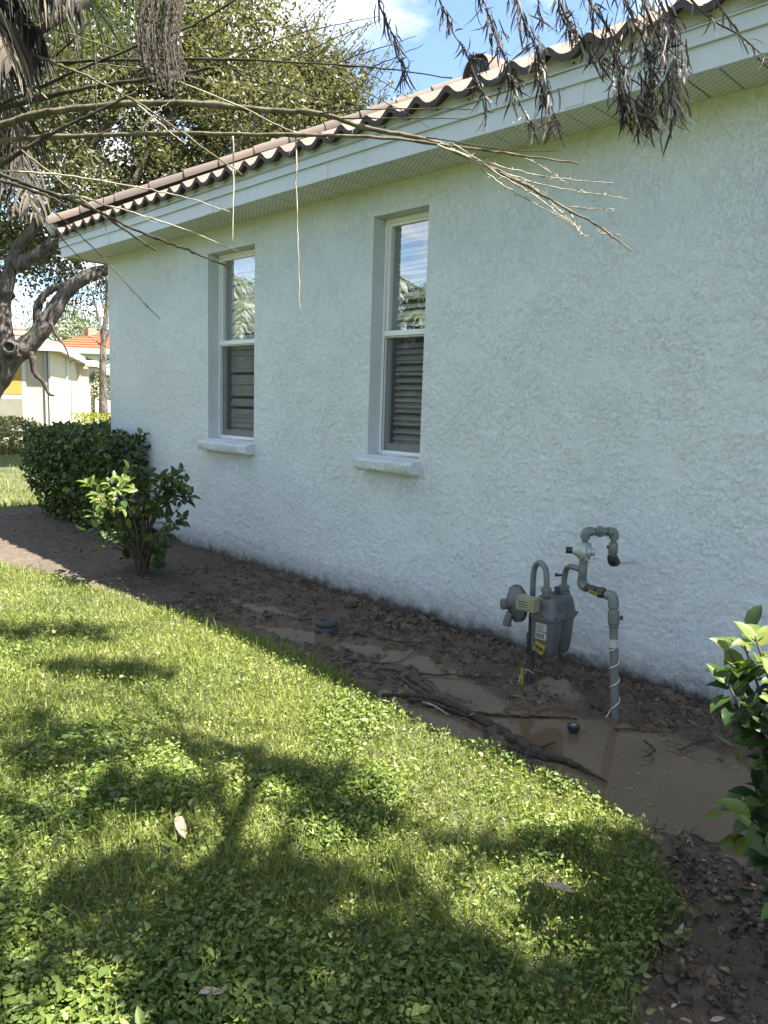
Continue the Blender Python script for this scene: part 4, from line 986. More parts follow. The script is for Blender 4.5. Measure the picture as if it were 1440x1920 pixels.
def lawn_pts(n, r, p=1.5):
    X = r.uniform(-7.4, -.3, n*14); Y = r.uniform(-4.6, -.95, n*14); ok, zz = in_view(X, Y); keep = ok & (r.random(len(X)) < (1.55/np.maximum(zz, 1.2))**p)
    X, Y, zz = X[keep], Y[keep], zz[keep]
    sd_ = poly_sd(LAWN, X, Y)+.24*(fbm(X*4, Y*4, 41, 4)-.5)+.09*(r.random(len(X))-.5); k = sd_ < -.005
    X, Y, zz, sd_ = X[k][:n], Y[k][:n], zz[k][:n], sd_[k][:n]
    h, _ = ground_h(X[None], Y[None]); return X, Y, h[0], zz, sd_
r = np.random.default_rng(31)
X, Y, h, zz, sdv = lawn_pts(128000, r, 1.2); n = len(X)
patch = fbm(X*1.9, Y*1.9, 400, 3); dens = smooth(.36, .5, patch+.10*(zz-2.4)); k = r.random(n) < np.clip(.42+.6*smooth(1.6, 3.0, zz)+.25*dens, 0, 1)
X, Y, h, zz, patch = X[k], Y[k], h[k], zz[k], patch[k]; n = len(X)
A = r.normal(size=(n, 3))*.8; A[:, 2] = np.abs(A[:, 2])*.4+.32; N = r.normal(size=(n, 3))*.5; N[:, 2] = .9
tall = (r.random(n) < .05); A[tall, 2] += .9; L = r.uniform(.020, .048, n)*(1+.9*tall)*(.75+.7*patch); W = r.uniform(.0028, .005, n)*(.85+.10*zz)
V, F, rn = scatter(BLADE, np.stack([X, Y, h-.004], -1), A, N, L, W, np.clip(.5*r.random(n)+.5*fbm(X*2.6, Y*2.6, 410, 4)*1.25-.06, 0, 1))
tag(link('lawn_grass', npmesh('lawn_grass', V, F, rn), MT['grass']), 'unmown sunlit lawn grass sloping along the mud', 'grass', kind='stuff')
X, Y, h, zz, sdv = lawn_pts(190000, r, 1.55); n = len(X)
wd = fbm(X*2.1+5, Y*2.1, 420, 3); pr_ = np.clip(.24+.7*smooth(.38, .60, wd+.12*(2.75-zz)), 0, 1); k = r.random(n) < pr_
X, Y, h, zz, wd = X[k], Y[k], h[k], zz[k], wd[k]; n = len(X)
A = r.normal(size=(n, 3)); A[:, 2] = r.uniform(-.35, .7, n); N = r.normal(size=(n, 3))*.62; N[:, 2] += 1
L = np.clip(.0145*np.exp(.42*r.normal(size=n)), .005, .036)*(.55+.8*wd)*(1.15-.12*np.clip(zz-1.5, 0, 3)); hh = h+r.random(n)**.8*(.025+.055*fbm(X*6, Y*6, 430, 3))
V, F, rn = scatter(LEAF4, np.stack([X, Y, hh], -1), A, N, L, L*r.uniform(.36, .68, n), np.clip(.62*r.random(n)+.75*fbm(X*3, Y*3, 440, 3)-.2+.06*(zz-2), 0, 1))
tag(link('lawn_weeds', npmesh('lawn_weeds', V, F, rn), MT['cover']), 'broad leaved weeds matted through the lawn', 'weeds', kind='stuff')
# far lawn beyond the hedge
n = 28000; X = -9.8-20*r.random(n)**1.6; Y = r.uniform(-4, 9, n); k = poly_sd(FARLAWN, X, Y) < -.03; X, Y = X[k], Y[k]; h, _ = ground_h(X[None], Y[None]); n = len(X)
A = r.normal(size=(n, 3))*.4; A[:, 2] = 1; N = r.normal(size=(n, 3)); L = r.uniform(.05, .10, n)
V, F, rn = scatter(BLADE, np.stack([X, Y, h[0]-.004], -1), A, N, L, L*.2, np.clip(.6*r.random(n)+.25, 0, 1))
tag(link('far_grass', npmesh('far_grass', V, F, rn), MT['grass']), 'bright grass strip beyond the clipped hedge', 'grass', kind='stuff')
# fallen dry leaves on the lawn
MT['dryleaf'] = mat_plain('dry_brown_leaf', (.36, .27, .19), .7, .25, 30)
def dry_leaf(px, py, L, rz, label, lift=.05):
    p = hit(px, py, 2, .03); V = LEAF8[0].copy(); V[:, 1] *= .30; V[:, 2] = .22*np.abs(V[:, 1])+.10*np.sin(V[:, 0]*5)
    c, s = math.cos(rz), math.sin(rz); W_ = np.stack([L*(V[:, 0]*c-V[:, 1]*s), L*(V[:, 0]*s+V[:, 1]*c), L*V[:, 2]], -1)
    o = link('dead_leaf', npmesh('dead_leaf', W_, [LEAF8[1], LEAF8[2]], smooth_=True), MT['dryleaf']); o.location = (p[0], p[1], gz(p[0], p[1])+lift); o.rotation_euler = (.15, .1, 0); tag(o, label, 'leaf')
dry_leaf(330, 1556, .11, -.25, 'curled pale brown dead leaf lying on the sunlit grass', .05)
dry_leaf(1015, 1690, .10, .75, 'torn brown dead leaf among the shaded weeds', .045)
dry_leaf(365, 1900, .07, 1.0, 'small reddish brown dead leaf at the bottom of the lawn', .05)

# ================================================================== NEIGHBOURS
MT['cream'] = mat_plain('cream_stucco', (.50, .445, .33), .85, .06, 2, .004, 40)
MT['trim'] = mat_plain('white_trim', (.60, .59, .56), .6, .06, 3)
MT['pinktile'] = mat_plain('pink_concrete_tile', (.30, .185, .135), .85, .2, 6, .01, 12)
MT['redtile'] = mat_plain('orange_red_tile', (.36, .075, .03), .85, .15, 3, .01, 8)
MT['shade'] = mat_plain('yellow_window_shade', (.42, .26, .06), .7, .08, 8)
MT['greyglass'] = mat_plain('dull_glass', (.26, .25, .20), .15, .1, 4)
MT['galv'] = mat_plain('grey_metal', (.36, .37, .38), .5, .1, 6)
NP = np.array([-22.17, 4.68]); na = np.array([-.89, .454]); na /= np.linalg.norm(na); nb = np.array([na[1], -na[0]])   # na: away along the side wall, nb: to the right
def L2W(s, t, z): p = NP+na*s+nb*t; return (p[0], p[1], z)      # s back, t right of the near corner
nh = tag(empty('cream_house', (NP[0], NP[1], 0)), 'sunlit cream stucco house with white trim beyond the oak', 'house')
EZ = 2.72
b = MB()
q = [L2W(0, 0, -.2), L2W(0, -9, -.2), L2W(0, -9, EZ), L2W(0, 0, EZ)]; b.add(q, [(0, 1, 2, 3)])
q = [L2W(8, 0, -.2), L2W(0, 0, -.2), L2W(0, 0, EZ), L2W(8, 0, EZ)]; b.add(q, [(0, 1, 2, 3)])
q = [L2W(8, -9, -.2), L2W(8, 0, -.2), L2W(8, 0, EZ), L2W(8, -9, EZ)]; b.add(q, [(0, 1, 2, 3)]); b.build('wall', MT['cream'], nh)
b = MB(); q = [L2W(8, -3, -.2), L2W(8, .42, -.2), L2W(8, .42, EZ-.1), L2W(8, -3, EZ-.1)]; b.add(q, [(0, 1, 2, 3)]); q = [L2W(13, .75, -.2), L2W(8, .42, -.2), L2W(8, .42, EZ-.1), L2W(13, .75, EZ-.1)]; b.add(q, [(0, 3, 2, 1)]); b.build('wing_wall', MT['cream'], nh)
b = MB(); ov = .30; RZ = EZ+.10
e = [L2W(-ov, ov, RZ), L2W(-ov, -9.3, RZ), L2W(8.3, -9.3, RZ), L2W(8.3, ov, RZ), L2W(4, -4.3, RZ+1.75), L2W(4, -4.7, RZ+1.75)]
b.add(e, [(0, 4, 5, 1), (0, 3, 4), (3, 2, 5, 4), (1, 5, 2)]); nroof = b.build('roof', MT['pinktile'], nh)
b = MB(); e = [L2W(7.9, -2, RZ-.1), L2W(7.9, .72, RZ-.1), L2W(13, .72, RZ-.1), L2W(13, -2, RZ+.9), L2W(7.9, -2, RZ+.9)]; b.add(e, [(1, 2, 3, 4)]); b.build('wing_roof', MT['pinktile'], nh)
def nbox(s0, s1, t0, t1, z0, z1, nm, m, par=None):
    V = [L2W(s, t, z) for z in (z0, z1) for (s, t) in ((s0, t0), (s1, t0), (s1, t1), (s0, t1))]
    b = MB(); b.add(V, [(0,3,2,1),(4,5,6,7),(0,1,5,4),(1,2,6,5),(2,3,7,6),(3,0,4,7)]); return b.build(nm, m, par or nh)
nbox(-ov-.03, -ov, -9.3, ov, EZ-.10, RZ+.02, 'fascia', MT['trim']); nbox(-ov, 8.3, ov, ov+.03, EZ-.10, RZ+.02, 'fascia', MT['trim']); nbox(7.87, 7.9, ov+.03, .75, EZ-.2, RZ-.08, 'fascia', MT['trim']); nbox(7.9, 13, .72, .75, EZ-.2, RZ-.08, 'fascia', MT['trim'])
nbox(-ov, 8.3, -9.3, ov, EZ-.02, EZ, 'soffit', MT['trim'])
nbox(-.05, .0, -.17, -.11, 0, EZ, 'downspout', MT['galv']); nbox(-.05, 0, -.06, .0, 0, EZ-.02, 'corner_board', MT['trim']); nbox(3.9, 3.98, .0, .06, .1, EZ-.05, 'downspout', MT['trim'])
nwin = nbox(-.045, 0.02, -1.98, -.66, .35, 2.30, 'window', MT['trim'])
nbox(-.052, -.046, -1.90, -.76, 1.38, 2.22, 'window_shade', MT['shade'], nwin); nbox(-.052, -.046, -1.90, -.76, .45, 1.26, 'pane', MT['greyglass'], nwin)
# tile courses on the roof slope facing the lawn
for i in range(9):
    f0 = i/9; p = lambda u, v: tuple(np.array(L2W(-ov, ov, RZ))*(1-u)*(1-v)+np.array(L2W(-ov, -9.3, RZ))*v*(1-u)+np.array(L2W(4, -4.5, RZ+1.75))*u)
    MB().tube([np.array(p(f0, 0))+[0, 0, .03], np.array(p(f0, 1))+[0, 0, .03]], .035, 5).build('tile_course', MT['pinktile'], nroof)
# red roofed house behind
rp = dist(175, 700, 42); rx, ry = rp[0], rp[1]
rh = tag(empty('red_roof_house', (rx, ry, 0)), 'far white house with a bright orange red tiled roof', 'house')
dv = _r.copy(); dv[2] = 0; dv /= np.linalg.norm(dv); bk = np.array([-dv[1], dv[0], 0])
if bk@_f < 0: bk = -bk
def R3(t, s, z): p = np.array([rx, ry, 0])+dv*t+bk*s; return (p[0], p[1], z)
zb = dist(175, 655, 42)[2]; zt = dist(175, 628, 42)[2]
b = MB(); b.add([R3(-2.2, 0, -.2), R3(9, 0, -.2), R3(9, 0, zb+.05), R3(-2.2, 0, zb+.05)], [(0, 1, 2, 3)]); b.add([R3(-2.2, 8, -.2), R3(-2.2, 0, -.2), R3(-2.2, 0, zb), R3(-2.2, 8, zb)], [(0, 1, 2, 3)]); b.build('wall', MT['trim'], rh)
b = MB(); b.add([R3(-2.7, -.5, zb), R3(9.5, -.5, zb), R3(9.5, 3.2, zt+.35), R3(-1.2, 3.2, zt+.35), R3(-2.7, 8.5, zb)], [(0, 1, 2, 3), (0, 3, 4)]); rr_ = b.build('roof', MT['redtile'], rh)
b = MB(); b.add([R3(-2.72, -.53, zb-.28), R3(9.5, -.53, zb-.28), R3(9.5, -.53, zb), R3(-2.72, -.53, zb)], [(0, 1, 2, 3)]); b.build('fascia', MT['trim'], rh)
for i in range(7):
    u = (i+.5)/7; MB().tube([np.array(R3(-2.5+u*1.2, -.5+3.7*u, zb+(zt+.35-zb)*u+.02)), np.array(R3(9.4, -.5+3.7*u, zb+(zt+.35-zb)*u+.02))], .045, 5).build('tile_course', MT['redtile'], rr_)
for t0 in (-1.2, 1.2, 3.6):
    b = MB(); b.add([R3(t0, -.06, zb-1.6), R3(t0+1.1, -.06, zb-1.6), R3(t0+1.1, -.06, zb-.55), R3(t0, -.06, zb-.55)], [(0, 1, 2, 3)]); wq = b.build('window', MT['trim'], rh)
    b = MB(); b.add([R3(t0+.08, -.09, zb-1.52), R3(t0+1.02, -.09, zb-1.52), R3(t0+1.02, -.09, zb-.63), R3(t0+.08, -.09, zb-.63)], [(0, 1, 2, 3)]); b.build('pane', MT['greyglass'], wq)
b = MB(); zc = dist(134, 628, 42)[2]; b.box((-.25, -.25, zb), (.25, .25, zc+.6), Matrix.Translation(R3(-1.1, 2.6, 0))); b.build('chimney', MT['pinktile'], rh)
# screened pool enclosure
cp_ = dist(188, 700, 33); cg = tag(empty('pool_cage', (cp_[0], cp_[1], 0)), 'pale grey pool enclosure with sloping roof behind the far hedge', 'enclosure')
def C3(t, s, z): p = np.array([cp_[0], cp_[1], 0])+dv*t+bk*s; return np.array([p[0], p[1], z])
c0, c1 = dist(188, 704, 33)[2], dist(188, 678, 33)[2]
MT['cage'] = mat_plain('grey_screening', (.40, .43, .46), .6, .1, 4)
b = MB(); b.add([C3(-.6, 0, c0), C3(4, 0, c0), C3(4, 2.4, c1+.25), C3(.7, 2.4, c1+.25)], [(0, 1, 2, 3)]); b.build('screen_roof', MT['cage'], cg)
b = MB(); b.add([C3(-.6, 0, -.1), C3(4, 0, -.1), C3(4, 0, c0), C3(-.6, 0, c0)], [(0, 1, 2, 3)]); b.build('screen_wall', MT['cage'], cg)
for t0 in (-.6, .5, 1.6, 2.7):
    MB().tube([C3(t0, -.03, -.1), C3(t0, -.03, c0), C3(t0+.9, 2.4, c1+.3)], .035, 4).build('frame_post', MT['trim'], cg)
MB().tube([C3(-.65, -.03, c0), C3(4, -.03, c0)], .05, 4).build('frame_beam', MT['trim'], cg)
bw = dist(196, 752, 27); b = MB()
b.add([tuple(np.array([bw[0], bw[1], 0])+dv*t+np.array([0, 0, z])) for (t, z) in ((-.35, -.1), (5, -.1), (5, bw[2]+.03), (-.35, bw[2]+.03))], [(0, 1, 2, 3)])
b.add([tuple(np.array([bw[0], bw[1], 0])+dv*t+bk*.15+np.array([0, 0, z])) for (t, z) in ((-.35, -.1), (5, -.1), (5, bw[2]+.03), (-.35, bw[2]+.03))], [(3, 2, 1, 0)])
b.add([tuple(np.array([bw[0], bw[1], 0])+dv*t+bk*s+np.array([0, 0, bw[2]+.03])) for (t, s) in ((-.35, 0), (5, 0), (5, .15), (-.35, .15))], [(0, 1, 2, 3)])
tag(b.build('garden_wall', MT['trim']), 'low white garden wall between the two far hedges', 'wall')
# far hedges and bushes
def leafmass(name, c, half, n, L, stops, label, cat, seed, axes=None, trans=.3, box=True, par=None):
    r_ = np.random.default_rng(seed); U = r_.uniform(-1, 1, (n*3, 3))
    if box: dd = 1-np.abs(U).max(1)
    else: dd = 1-np.linalg.norm(U, axis=1)
    lump = .22*(fbm(U[:, 0]*3+U[:, 2]*2, U[:, 1]*3+U[:, 2]*1.3, seed, 3)-.5)
    k = (dd+lump > 0) & (r_.random(n*3) < np.exp(-dd/.18)+.12); U = U[k][:n]; n = len(U)
    ax = axes if axes is not None else np.eye(3); P = np.array(c)+(U*np.array(half))@ax
    P[:, 2] = np.maximum(P[:, 2], .03)
    V, F, rn = scatter(LEAF4, P, r_.normal(size=(n, 3)), r_.normal(size=(n, 3))+[0, 0, .7], L*r_.uniform(.6, 1.2, n), L*.55, r_.random(n))
    root = tag(empty(name, (c[0], c[1], 0)), label, cat)
    fo = link('foliage', npmesh('foliage', V, F, rn), mat_leaf(label[:20].replace(' ', '_'), stops, .5, trans), root); fo['kind'] = 'stuff'
    MB().tube([(c[0], c[1], -.1), (c[0], c[1], max(.3, c[2]))], [.05, .02], 6).build('stem', MT['stem'], root); return root
axs = np.stack([dv, bk, np.array([0, 0, 1.])])
p = dist(190, 728, 30); leafmass('tall_hedge', (p[0]+.9*dv[0], p[1]+.9*dv[1], (p[2]+.5)*.5), (1.4, .6, (p[2]+.5)*.55), 5000, .11, SHR, 'tall dark green hedge in front of the pool enclosure', 'hedge', 501, axs)
YB = [(0, (.10, .13, .02)), (.6, (.20, .22, .035)), (1, (.32, .30, .07))]
p = dist(185, 778, 22); leafmass('golden_hedge', (p[0]+.7*dv[0], p[1]+.7*dv[1], .42), (1.3, .7, .48), 5200, .075, YB, 'bright yellow-green clipped hedge beside the cream house', 'hedge', 502, axs)
p = dist(22, 800, 17.5); leafmass('flowering_shrub', (p[0], p[1], .42), (.85, .6, .46), 2600, .10, [(0, (.13, .15, .04)), (.6, (.30, .30, .12)), (.85, (.45, .42, .25)), (1, (.48, .22, .18))], 'pale yellowish shrub with pink lower leaves under the cream house window', 'shrub', 503, axs, box=False)

# ================================================================== LIVE OAK
def tree_limbs(root, paths, m, nseg=6, sides=10, nm='limb'):
    for P, r0, r1 in paths:
        C = curve_pts(P, nseg); k = len(C); C = [c+rng.normal(size=3)*r0*.03 for c in C]
        rad = [(r0+(r1-r0)*(i/(k-1))**.8)*(1+.05*math.sin(i*1.1)+random.uniform(-.025, .025)) for i in range(k)]
        MB().tube(C, rad, sides).build(nm, m, root, smooth_=180)
OD = 13.2
def oz(px, py, d=OD): return dist(px, py, d)
ob = oz(-85, 905); ob[2] = -.1
oak = tag(empty('live_oak', (ob[0], ob[1], 0)), 'large live oak with thick furrowed trunk and olive green crown', 'tree')
tree_limbs(oak, [([ob, oz(-58, 800), oz(-14, 705), oz(30, 650)], 0.36, .26)], MT['bark'], sides=16, nm='trunk')
tree_limbs(oak, [([oz(38, 660), oz(75, 622), oz(100, 585), oz(125, 545), oz(165, 518), oz(215, 500, 13.6)], .18, .10),
                 ([oz(20, 680), oz(5, 600), oz(12, 540), oz(30, 470), oz(70, 420), oz(120, 350)], .18, .07),
                 ([oz(75, 622), oz(70, 580), oz(88, 548), oz(130, 530)], .10, .05), ([oz(12, 560), oz(-40, 470), oz(-120, 380), oz(-200, 250)], .17, .07),
                 ([oz(30, 500), oz(80, 470), oz(150, 430), oz(230, 380), oz(330, 320)], .13, .04), ([oz(110, 360), oz(180, 260), oz(260, 150), oz(330, 50)], .10, .03),
                 ([oz(210, 500), oz(300, 440), oz(400, 330), oz(480, 230), oz(560, 160)], .12, .02), ([oz(230, 380), oz(300, 250), oz(380, 120), oz(420, 0)], .07, .02),
                 ([oz(400, 330), oz(520, 270), oz(640, 230), oz(720, 215)], .05, .012)], MT['bark'])
tree_limbs(oak, [([oz(62, 668, 12.8), oz(66, 700, 12.8), oz(80, 715, 12.8), oz(92, 738, 12.8), oz(102, 742, 12.8)], .055, .018), ([oz(95, 605, 12.8), oz(108, 632, 12.8), oz(122, 650, 12.8), oz(133, 680, 12.8)], .035, .012), ([oz(58, 660, 12.8), oz(60, 698, 12.8)], .05, .02)], MT['deadwood'], nm='broken_branch')
kn = oz(18, 652, 12.85); MB().lathe([(.13, -.05), (.15, .0), (.13, .06), (.09, .07), (.07, .03), (.065, -.02)], tuple(kn), tuple(-_f*.9+_r*.3), 16).build('branch_knot', MT['bark'], oak, smooth_=60)
OK_ = [(0, (.055, .06, .028)), (.5, (.105, .11, .05)), (.85, (.165, .168, .082)), (1, (.25, .24, .13))]
MT['oakleaf'] = mat_leaf('oak_leaves', OK_, .45, .38, (1.25, 1.25, .65))
ro = np.random.default_rng(77)
def crown(ells, nclump, per, cl, L, seed):
    r_ = np.random.default_rng(seed); vols = np.array([e[3] for e in ells], float); vols /= vols.sum(); C = []
    for e, vf in zip(ells, vols):
        k = max(1, int(nclump*vf)); U = unit(k)*(r_.random((k, 1))**.38)
        C.append(np.array(dist(e[0], e[1], e[2]))+U*np.array(e[4]))
    C = np.concatenate(C); m = len(C); sz = cl*r_.uniform(.55, 1.35, m)
    idx = np.repeat(np.arange(m), (per*(sz/cl)**2).astype(int)); q = r_.normal(size=(len(idx), 3)); q[:, 2] *= .7
    P = C[idx]+q*sz[idx, None]*.55; A = r_.normal(size=P.shape); N = r_.normal(size=P.shape)+[0, 0, .5]
    return C, P, A, N, L*r_.uniform(.6, 1.3, len(P)), np.clip(.6*r_.random(len(P))+.4*r_.random(m)[idx], 0, 1)
C, P, A, N, L, rn0 = crown([(150, 230, 14.0, 5, (2.9, 2.9, 2.2)), (430, 210, 14.5, 5, (1.9, 2.4, 1.75)), (-120, 120, 13.5, 3, (2.6, 2.8, 2.4)), (330, -30, 14.5, 4, (2.4, 2.6, 2.0)), (560, 190, 15.0, 1.3, (1.1, 1.4, 1.1)), (270, 390, 14.2, 1.5, (1.3, 1.2, .8)), (60, 470, 15.0, 1.1, (1.2, 1.2, .6)), (-20, -250, 13, 4, (3.2, 3, 2))], 660, 262, .46, .094, 61)
V, F, rn = scatter(QUAD, P, A, N, L, L*.5, rn0)
co = link('crown', npmesh('crown', V, F, rn), MT['oakleaf'], oak); co['kind'] = 'stuff'
# feathery sunlit fringe of shoots on the sky side and hanging sprays under the limb
sh = []; tw = MB()
for i in range(150):
    a = ro.uniform(0, 1); px = 560+190*a+ro.normal()*30; py = 40+230*a**.8+ro.normal()*45; base = oz(px-45, py+60, 15); tip = oz(px+ro.uniform(-10, 40), py-ro.uniform(0, 70), 15)
    if px > 760: continue
    tw.tube(curve_pts([base, (base+tip)/2+ro.normal(size=3)*.08, tip], 3), .008, 4)
    k = 26; t = ro.random((k, 1)); sh.append(base+(tip-base)*t+ro.normal(size=(k, 3))*.045)
for i in range(46):
    px = ro.uniform(105, 205); py = ro.uniform(490, 530); base = oz(px, py, 13.4); tip = base+np.array([ro.normal()*.15, ro.normal()*.15, -ro.uniform(.25, .8)])
    tw.tube([base, (base+tip)/2+ro.normal(size=3)*.03, tip], .006, 4); k = 15; t = ro.random((k, 1)); sh.append(base+(tip-base)*t+ro.normal(size=(k, 3))*.04)
P = np.concatenate(sh); n = len(P); V, F, rn = scatter(QUAD, P, ro.normal(size=(n, 3)), ro.normal(size=(n, 3)), ro.uniform(.06, .11, n), ro.uniform(.025, .045, n), np.clip(ro.random(n)*.7+.3, 0, 1))
co = link('shoots', npmesh('shoots', V, F, rn), MT['oakleaf'], oak); co['kind'] = 'stuff'
tw_ = tw.build('twigs', MT['bark'], oak); tw_['kind'] = 'stuff'
# slim bare pine by the house corner, far trees
pb = dist(192, 712, 26); pine = tag(empty('slim_bare_tree', (pb[0], pb[1], 0)), 'slim grey bare-branched tree rising beside the house corner', 'tree')
pz = lambda px, py: dist(px, py, 26)
tree_limbs(pine, [([np.array([pb[0], pb[1], -.1]), pz(193, 700), pz(194, 640), pz(199, 590), pz(202, 520)], .17, .06), ([pz(193, 645), pz(186, 600), pz(176, 560), pz(168, 530)], .06, .02), ([pz(194, 648), pz(205, 620), pz(212, 600)], .05, .02), ([pz(192, 650), pz(170, 632), pz(150, 630)], .035, .012), ([pz(199, 590), pz(190, 560), pz(188, 530)], .04, .015), ([pz(194, 676), pz(204, 672), pz(212, 664)], .05, .02)], MT['bark'], sides=8)
FT = [(0, (.06, .075, .035)), (.6, (.12, .14, .07)), (1, (.22, .23, .13))]
def bgtree(px, py, d, rx_, rz_, n, label, seed, L=.35, stops=FT):
    c = dist(px, py, d); r_ = np.random.default_rng(seed); base = np.array([c[0], c[1], -.1])
    t = tag(empty('background_tree', (c[0], c[1], 0)), label, 'tree', 'trees beyond the houses')
    MB().tube([base, (c[0], c[1], c[2])], [.25, .08], 7).build('trunk', MT['bark'], t)
    cl = unit(40)*(r_.random((40, 1))**.4)*np.array([rx_, rx_, rz_])+c; ix = r_.integers(0, 40, n); P = cl[ix]+r_.normal(size=(n, 3))*rz_*.22
    V, F, rn = scatter(QUAD, P, r_.normal(size=(n, 3)), r_.normal(size=(n, 3))+[0, 0, .5], L*r_.uniform(.5, 1.2, n), L*.5, r_.random(n)); fo = link('crown', npmesh('crown', V, F, rn), mat_leaf('far_foliage', stops, .6, .25), t); fo['kind'] = 'stuff'
bgtree(150, 640, 75, 4.5, 3.2, 3500, 'hazy olive tree top above the orange red roof', 601); bgtree(112, 640, 62, 3.2, 2.6, 2600, 'grey-green tree top beside the cream house roof', 602)
bgtree(-60, 690, 60, 7, 4.5, 4500, 'broad green tree behind the oak trunk', 603); bgtree(60, 700, 85, 9, 4, 4000, 'distant low tree line between oak trunk and cream house', 604); bgtree(240, 690, 95, 9, 5, 4000, 'distant tree behind the stucco house corner', 605)

# ================================================================== PALM OVERHANGING FROM THE LAWN
pc = dist(-150, 90, 2.95)
palm = tag(empty('palm_tree', (pc[0]-.25, pc[1]-.12, 0)), 'palm with dry seed stalks fanning out over the lawn and a hanging fruit bunch', 'palm tree')
tk = np.array([pc[0]-.25, pc[1]-.12, -.05])
P = curve_pts([tk, tk+np.array([.02, 0, 1.4]), np.array([pc[0]-.2, pc[1]-.1, pc[2]])], 10)
MB().tube(P, [.13-.03*i/len(P)+.012*(i % 2) for i in range(len(P))], 14).build('trunk', MT['bark'], palm, smooth_=180)
def px_path(pts, d0, d1): n = len(pts); return [dist(a, c, d0+(d1-d0)*i/max(1, n-1)) for i, (a, c) in enumerate(pts)]
def stalk(pts, w0, w1, d0=2.9, d1=2.6, m='stalk', knots=True, nm='seed_stalk', par=None):
    C = curve_pts(px_path(pts, d0, d1), 7); k = len(C); C = [c+rng.normal(size=3)*.0012 for c in C]
    rad = []
    for i in range(k):
        t = i/(k-1); r_ = .84*(w0+(w1-w0)*t)*.5/FPX*(d0+(d1-d0)*t)
        if knots and i % 9 == 4: r_ *= 1.45
        rad.append(max(r_, .0007))
    return MB().tube(C, rad, 8 if w0 > 5 else 6).build(nm, MT[m], par or palm, smooth_=180)
def side(par, pts, w0, w1, d0, d1, m='stalk'): return stalk(pts, w0, w1, d0, d1, m, False, 'side_twig', par)
# lower long stalk with two straight hanging fibres
s1 = stalk([(-160, 300), (0, 265), (120, 256), (300, 251), (450, 251), (690, 256), (830, 272), (960, 289), (1085, 307)], 13, 3.5)
side(s1, [(437, 252), (438, 350), (436, 458)], 3.6, 2.4, 2.78, 2.78, 'palebark'); side(s1, [(555, 254), (556, 360), (559, 480), (563, 588)], 4, 1.5, 2.74, 2.74, 'palebark')
# upper long stalk and its spray of pale twigs in front of the wall
s2 = stalk([(-160, 262), (0, 234), (75, 213), (195, 198), (330, 193), (500, 206), (600, 214), (680, 238), (800, 262), (860, 286), (930, 320), (1000, 355), (1062, 392), (1112, 418), (1160, 452), (1184, 471)], 17, 2.5, 2.95, 2.55)
for pts, a, c, m in (([(860, 286), (960, 318), (1060, 336), (1150, 344)], 3.4, 1.4, 'palebark'), ([(930, 318), (1010, 345), (1090, 360), (1176, 372)], 3.6, 1.4, 'palebark'), ([(1068, 388), (1110, 392), (1155, 392)], 3, 1.4, 'palebark'),
                     ([(820, 272), (880, 296), (950, 335), (1010, 372), (1060, 410), (1082, 425)], 5, 1.6, 'palebark'), ([(880, 300), (940, 345), (990, 375), (1040, 402), (1078, 424)], 4, 1.4, 'palebark'), ([(1000, 352), (1050, 395), (1085, 432), (1102, 446)], 3.4, 1.2, 'palebark'),
                     ([(800, 258), (850, 265), (950, 282), (1055, 283)], 3.6, 1.4, 'darkstalk'), ([(850, 270), (900, 300), (960, 330), (1040, 372)], 3, 1.2, 'palebark'), ([(1068, 392), (1078, 420), (1084, 434)], 2.6, 1, 'palebark'), ([(985, 296), (1020, 315), (1062, 342)], 2.6, 1.1, 'palebark'), ([(1112, 418), (1130, 438), (1165, 440)], 2.6, 1.1, 'palebark')):
    o = side(s2, pts, a, c, 2.66, 2.56, m)
    C = curve_pts(px_path(pts, 2.66, 2.56), 10); nb_ = MB()
    for c_ in C[3:-1]:                                    # stubby flower scars along the twig
        e = c_+(rng.normal(size=3)*.7+np.array([0, 0, .2]))*.009; nb_.tube([c_, e], [.0016, .0009], 4)
    if m == 'palebark': sc_ = nb_.build('twig_scars', MT['palebark'], o); sc_['kind'] = 'stuff'
for pts in ([(600, 213), (700, 205), (860, 204), (885, 206)], [(640, 222), (760, 222), (875, 222)]): side(s2, pts, 3.4, 1.6, 2.75, 2.65, 'darkstalk')
ea = stalk([(-40, 225), (0, 205), (90, 181), (170, 164), (270, 149), (360, 134), (402, 126)], 12, 6, 2.7, 2.6, 'darkstalk')
stalk([(-60, 225), (0, 197), (82, 160), (180, 117), (287, 75), (360, 48), (440, 0), (480, -30)], 8, 4, 2.8, 2.7, 'darkstalk')
stalk([(-60, 50), (0, 78), (37, 90), (107, 120), (150, 137), (192, 157), (270, 200), (350, 255), (455, 328)], 8, 3, 2.7, 2.6)
stalk([(-40, 36), (0, 43), (52, 47), (100, 55), (150, 70), (222, 95)], 4, 2.5, 2.6, 2.6)
e = stalk([(-60, 138), (50, 125), (140, 116), (257, 112), (360, 110), (530, 116), (700, 127), (848, 146)], 10, 2.5, 3.0, 2.7, 'darkstalk')
for pts in ([(432, 111), (520, 75), (610, 50), (712, 31)], [(530, 116), (600, 85), (660, 58), (716, 37)], [(625, 121), (680, 100), (730, 84), (780, 67)], [(695, 126), (740, 108), (795, 83)], [(580, 120), (650, 155), (740, 200), (805, 240)], [(675, 128), (720, 155), (765, 183)], [(400, 118), (500, 150), (600, 185), (640, 205)]): side(e, pts, 3, 1.2, 2.85, 2.75, 'darkstalk')
stalk([(-40, 340), (0, 312), (50, 277), (117, 240), (150, 225), (200, 200), (255, 172)], 11, 5, 2.75, 2.7, 'darkstalk')
stalk([(-50, 318), (0, 320), (107, 327), (190, 340), (285, 356), (360, 374), (430, 397)], 5, 2, 2.7, 2.6, 'palebark')
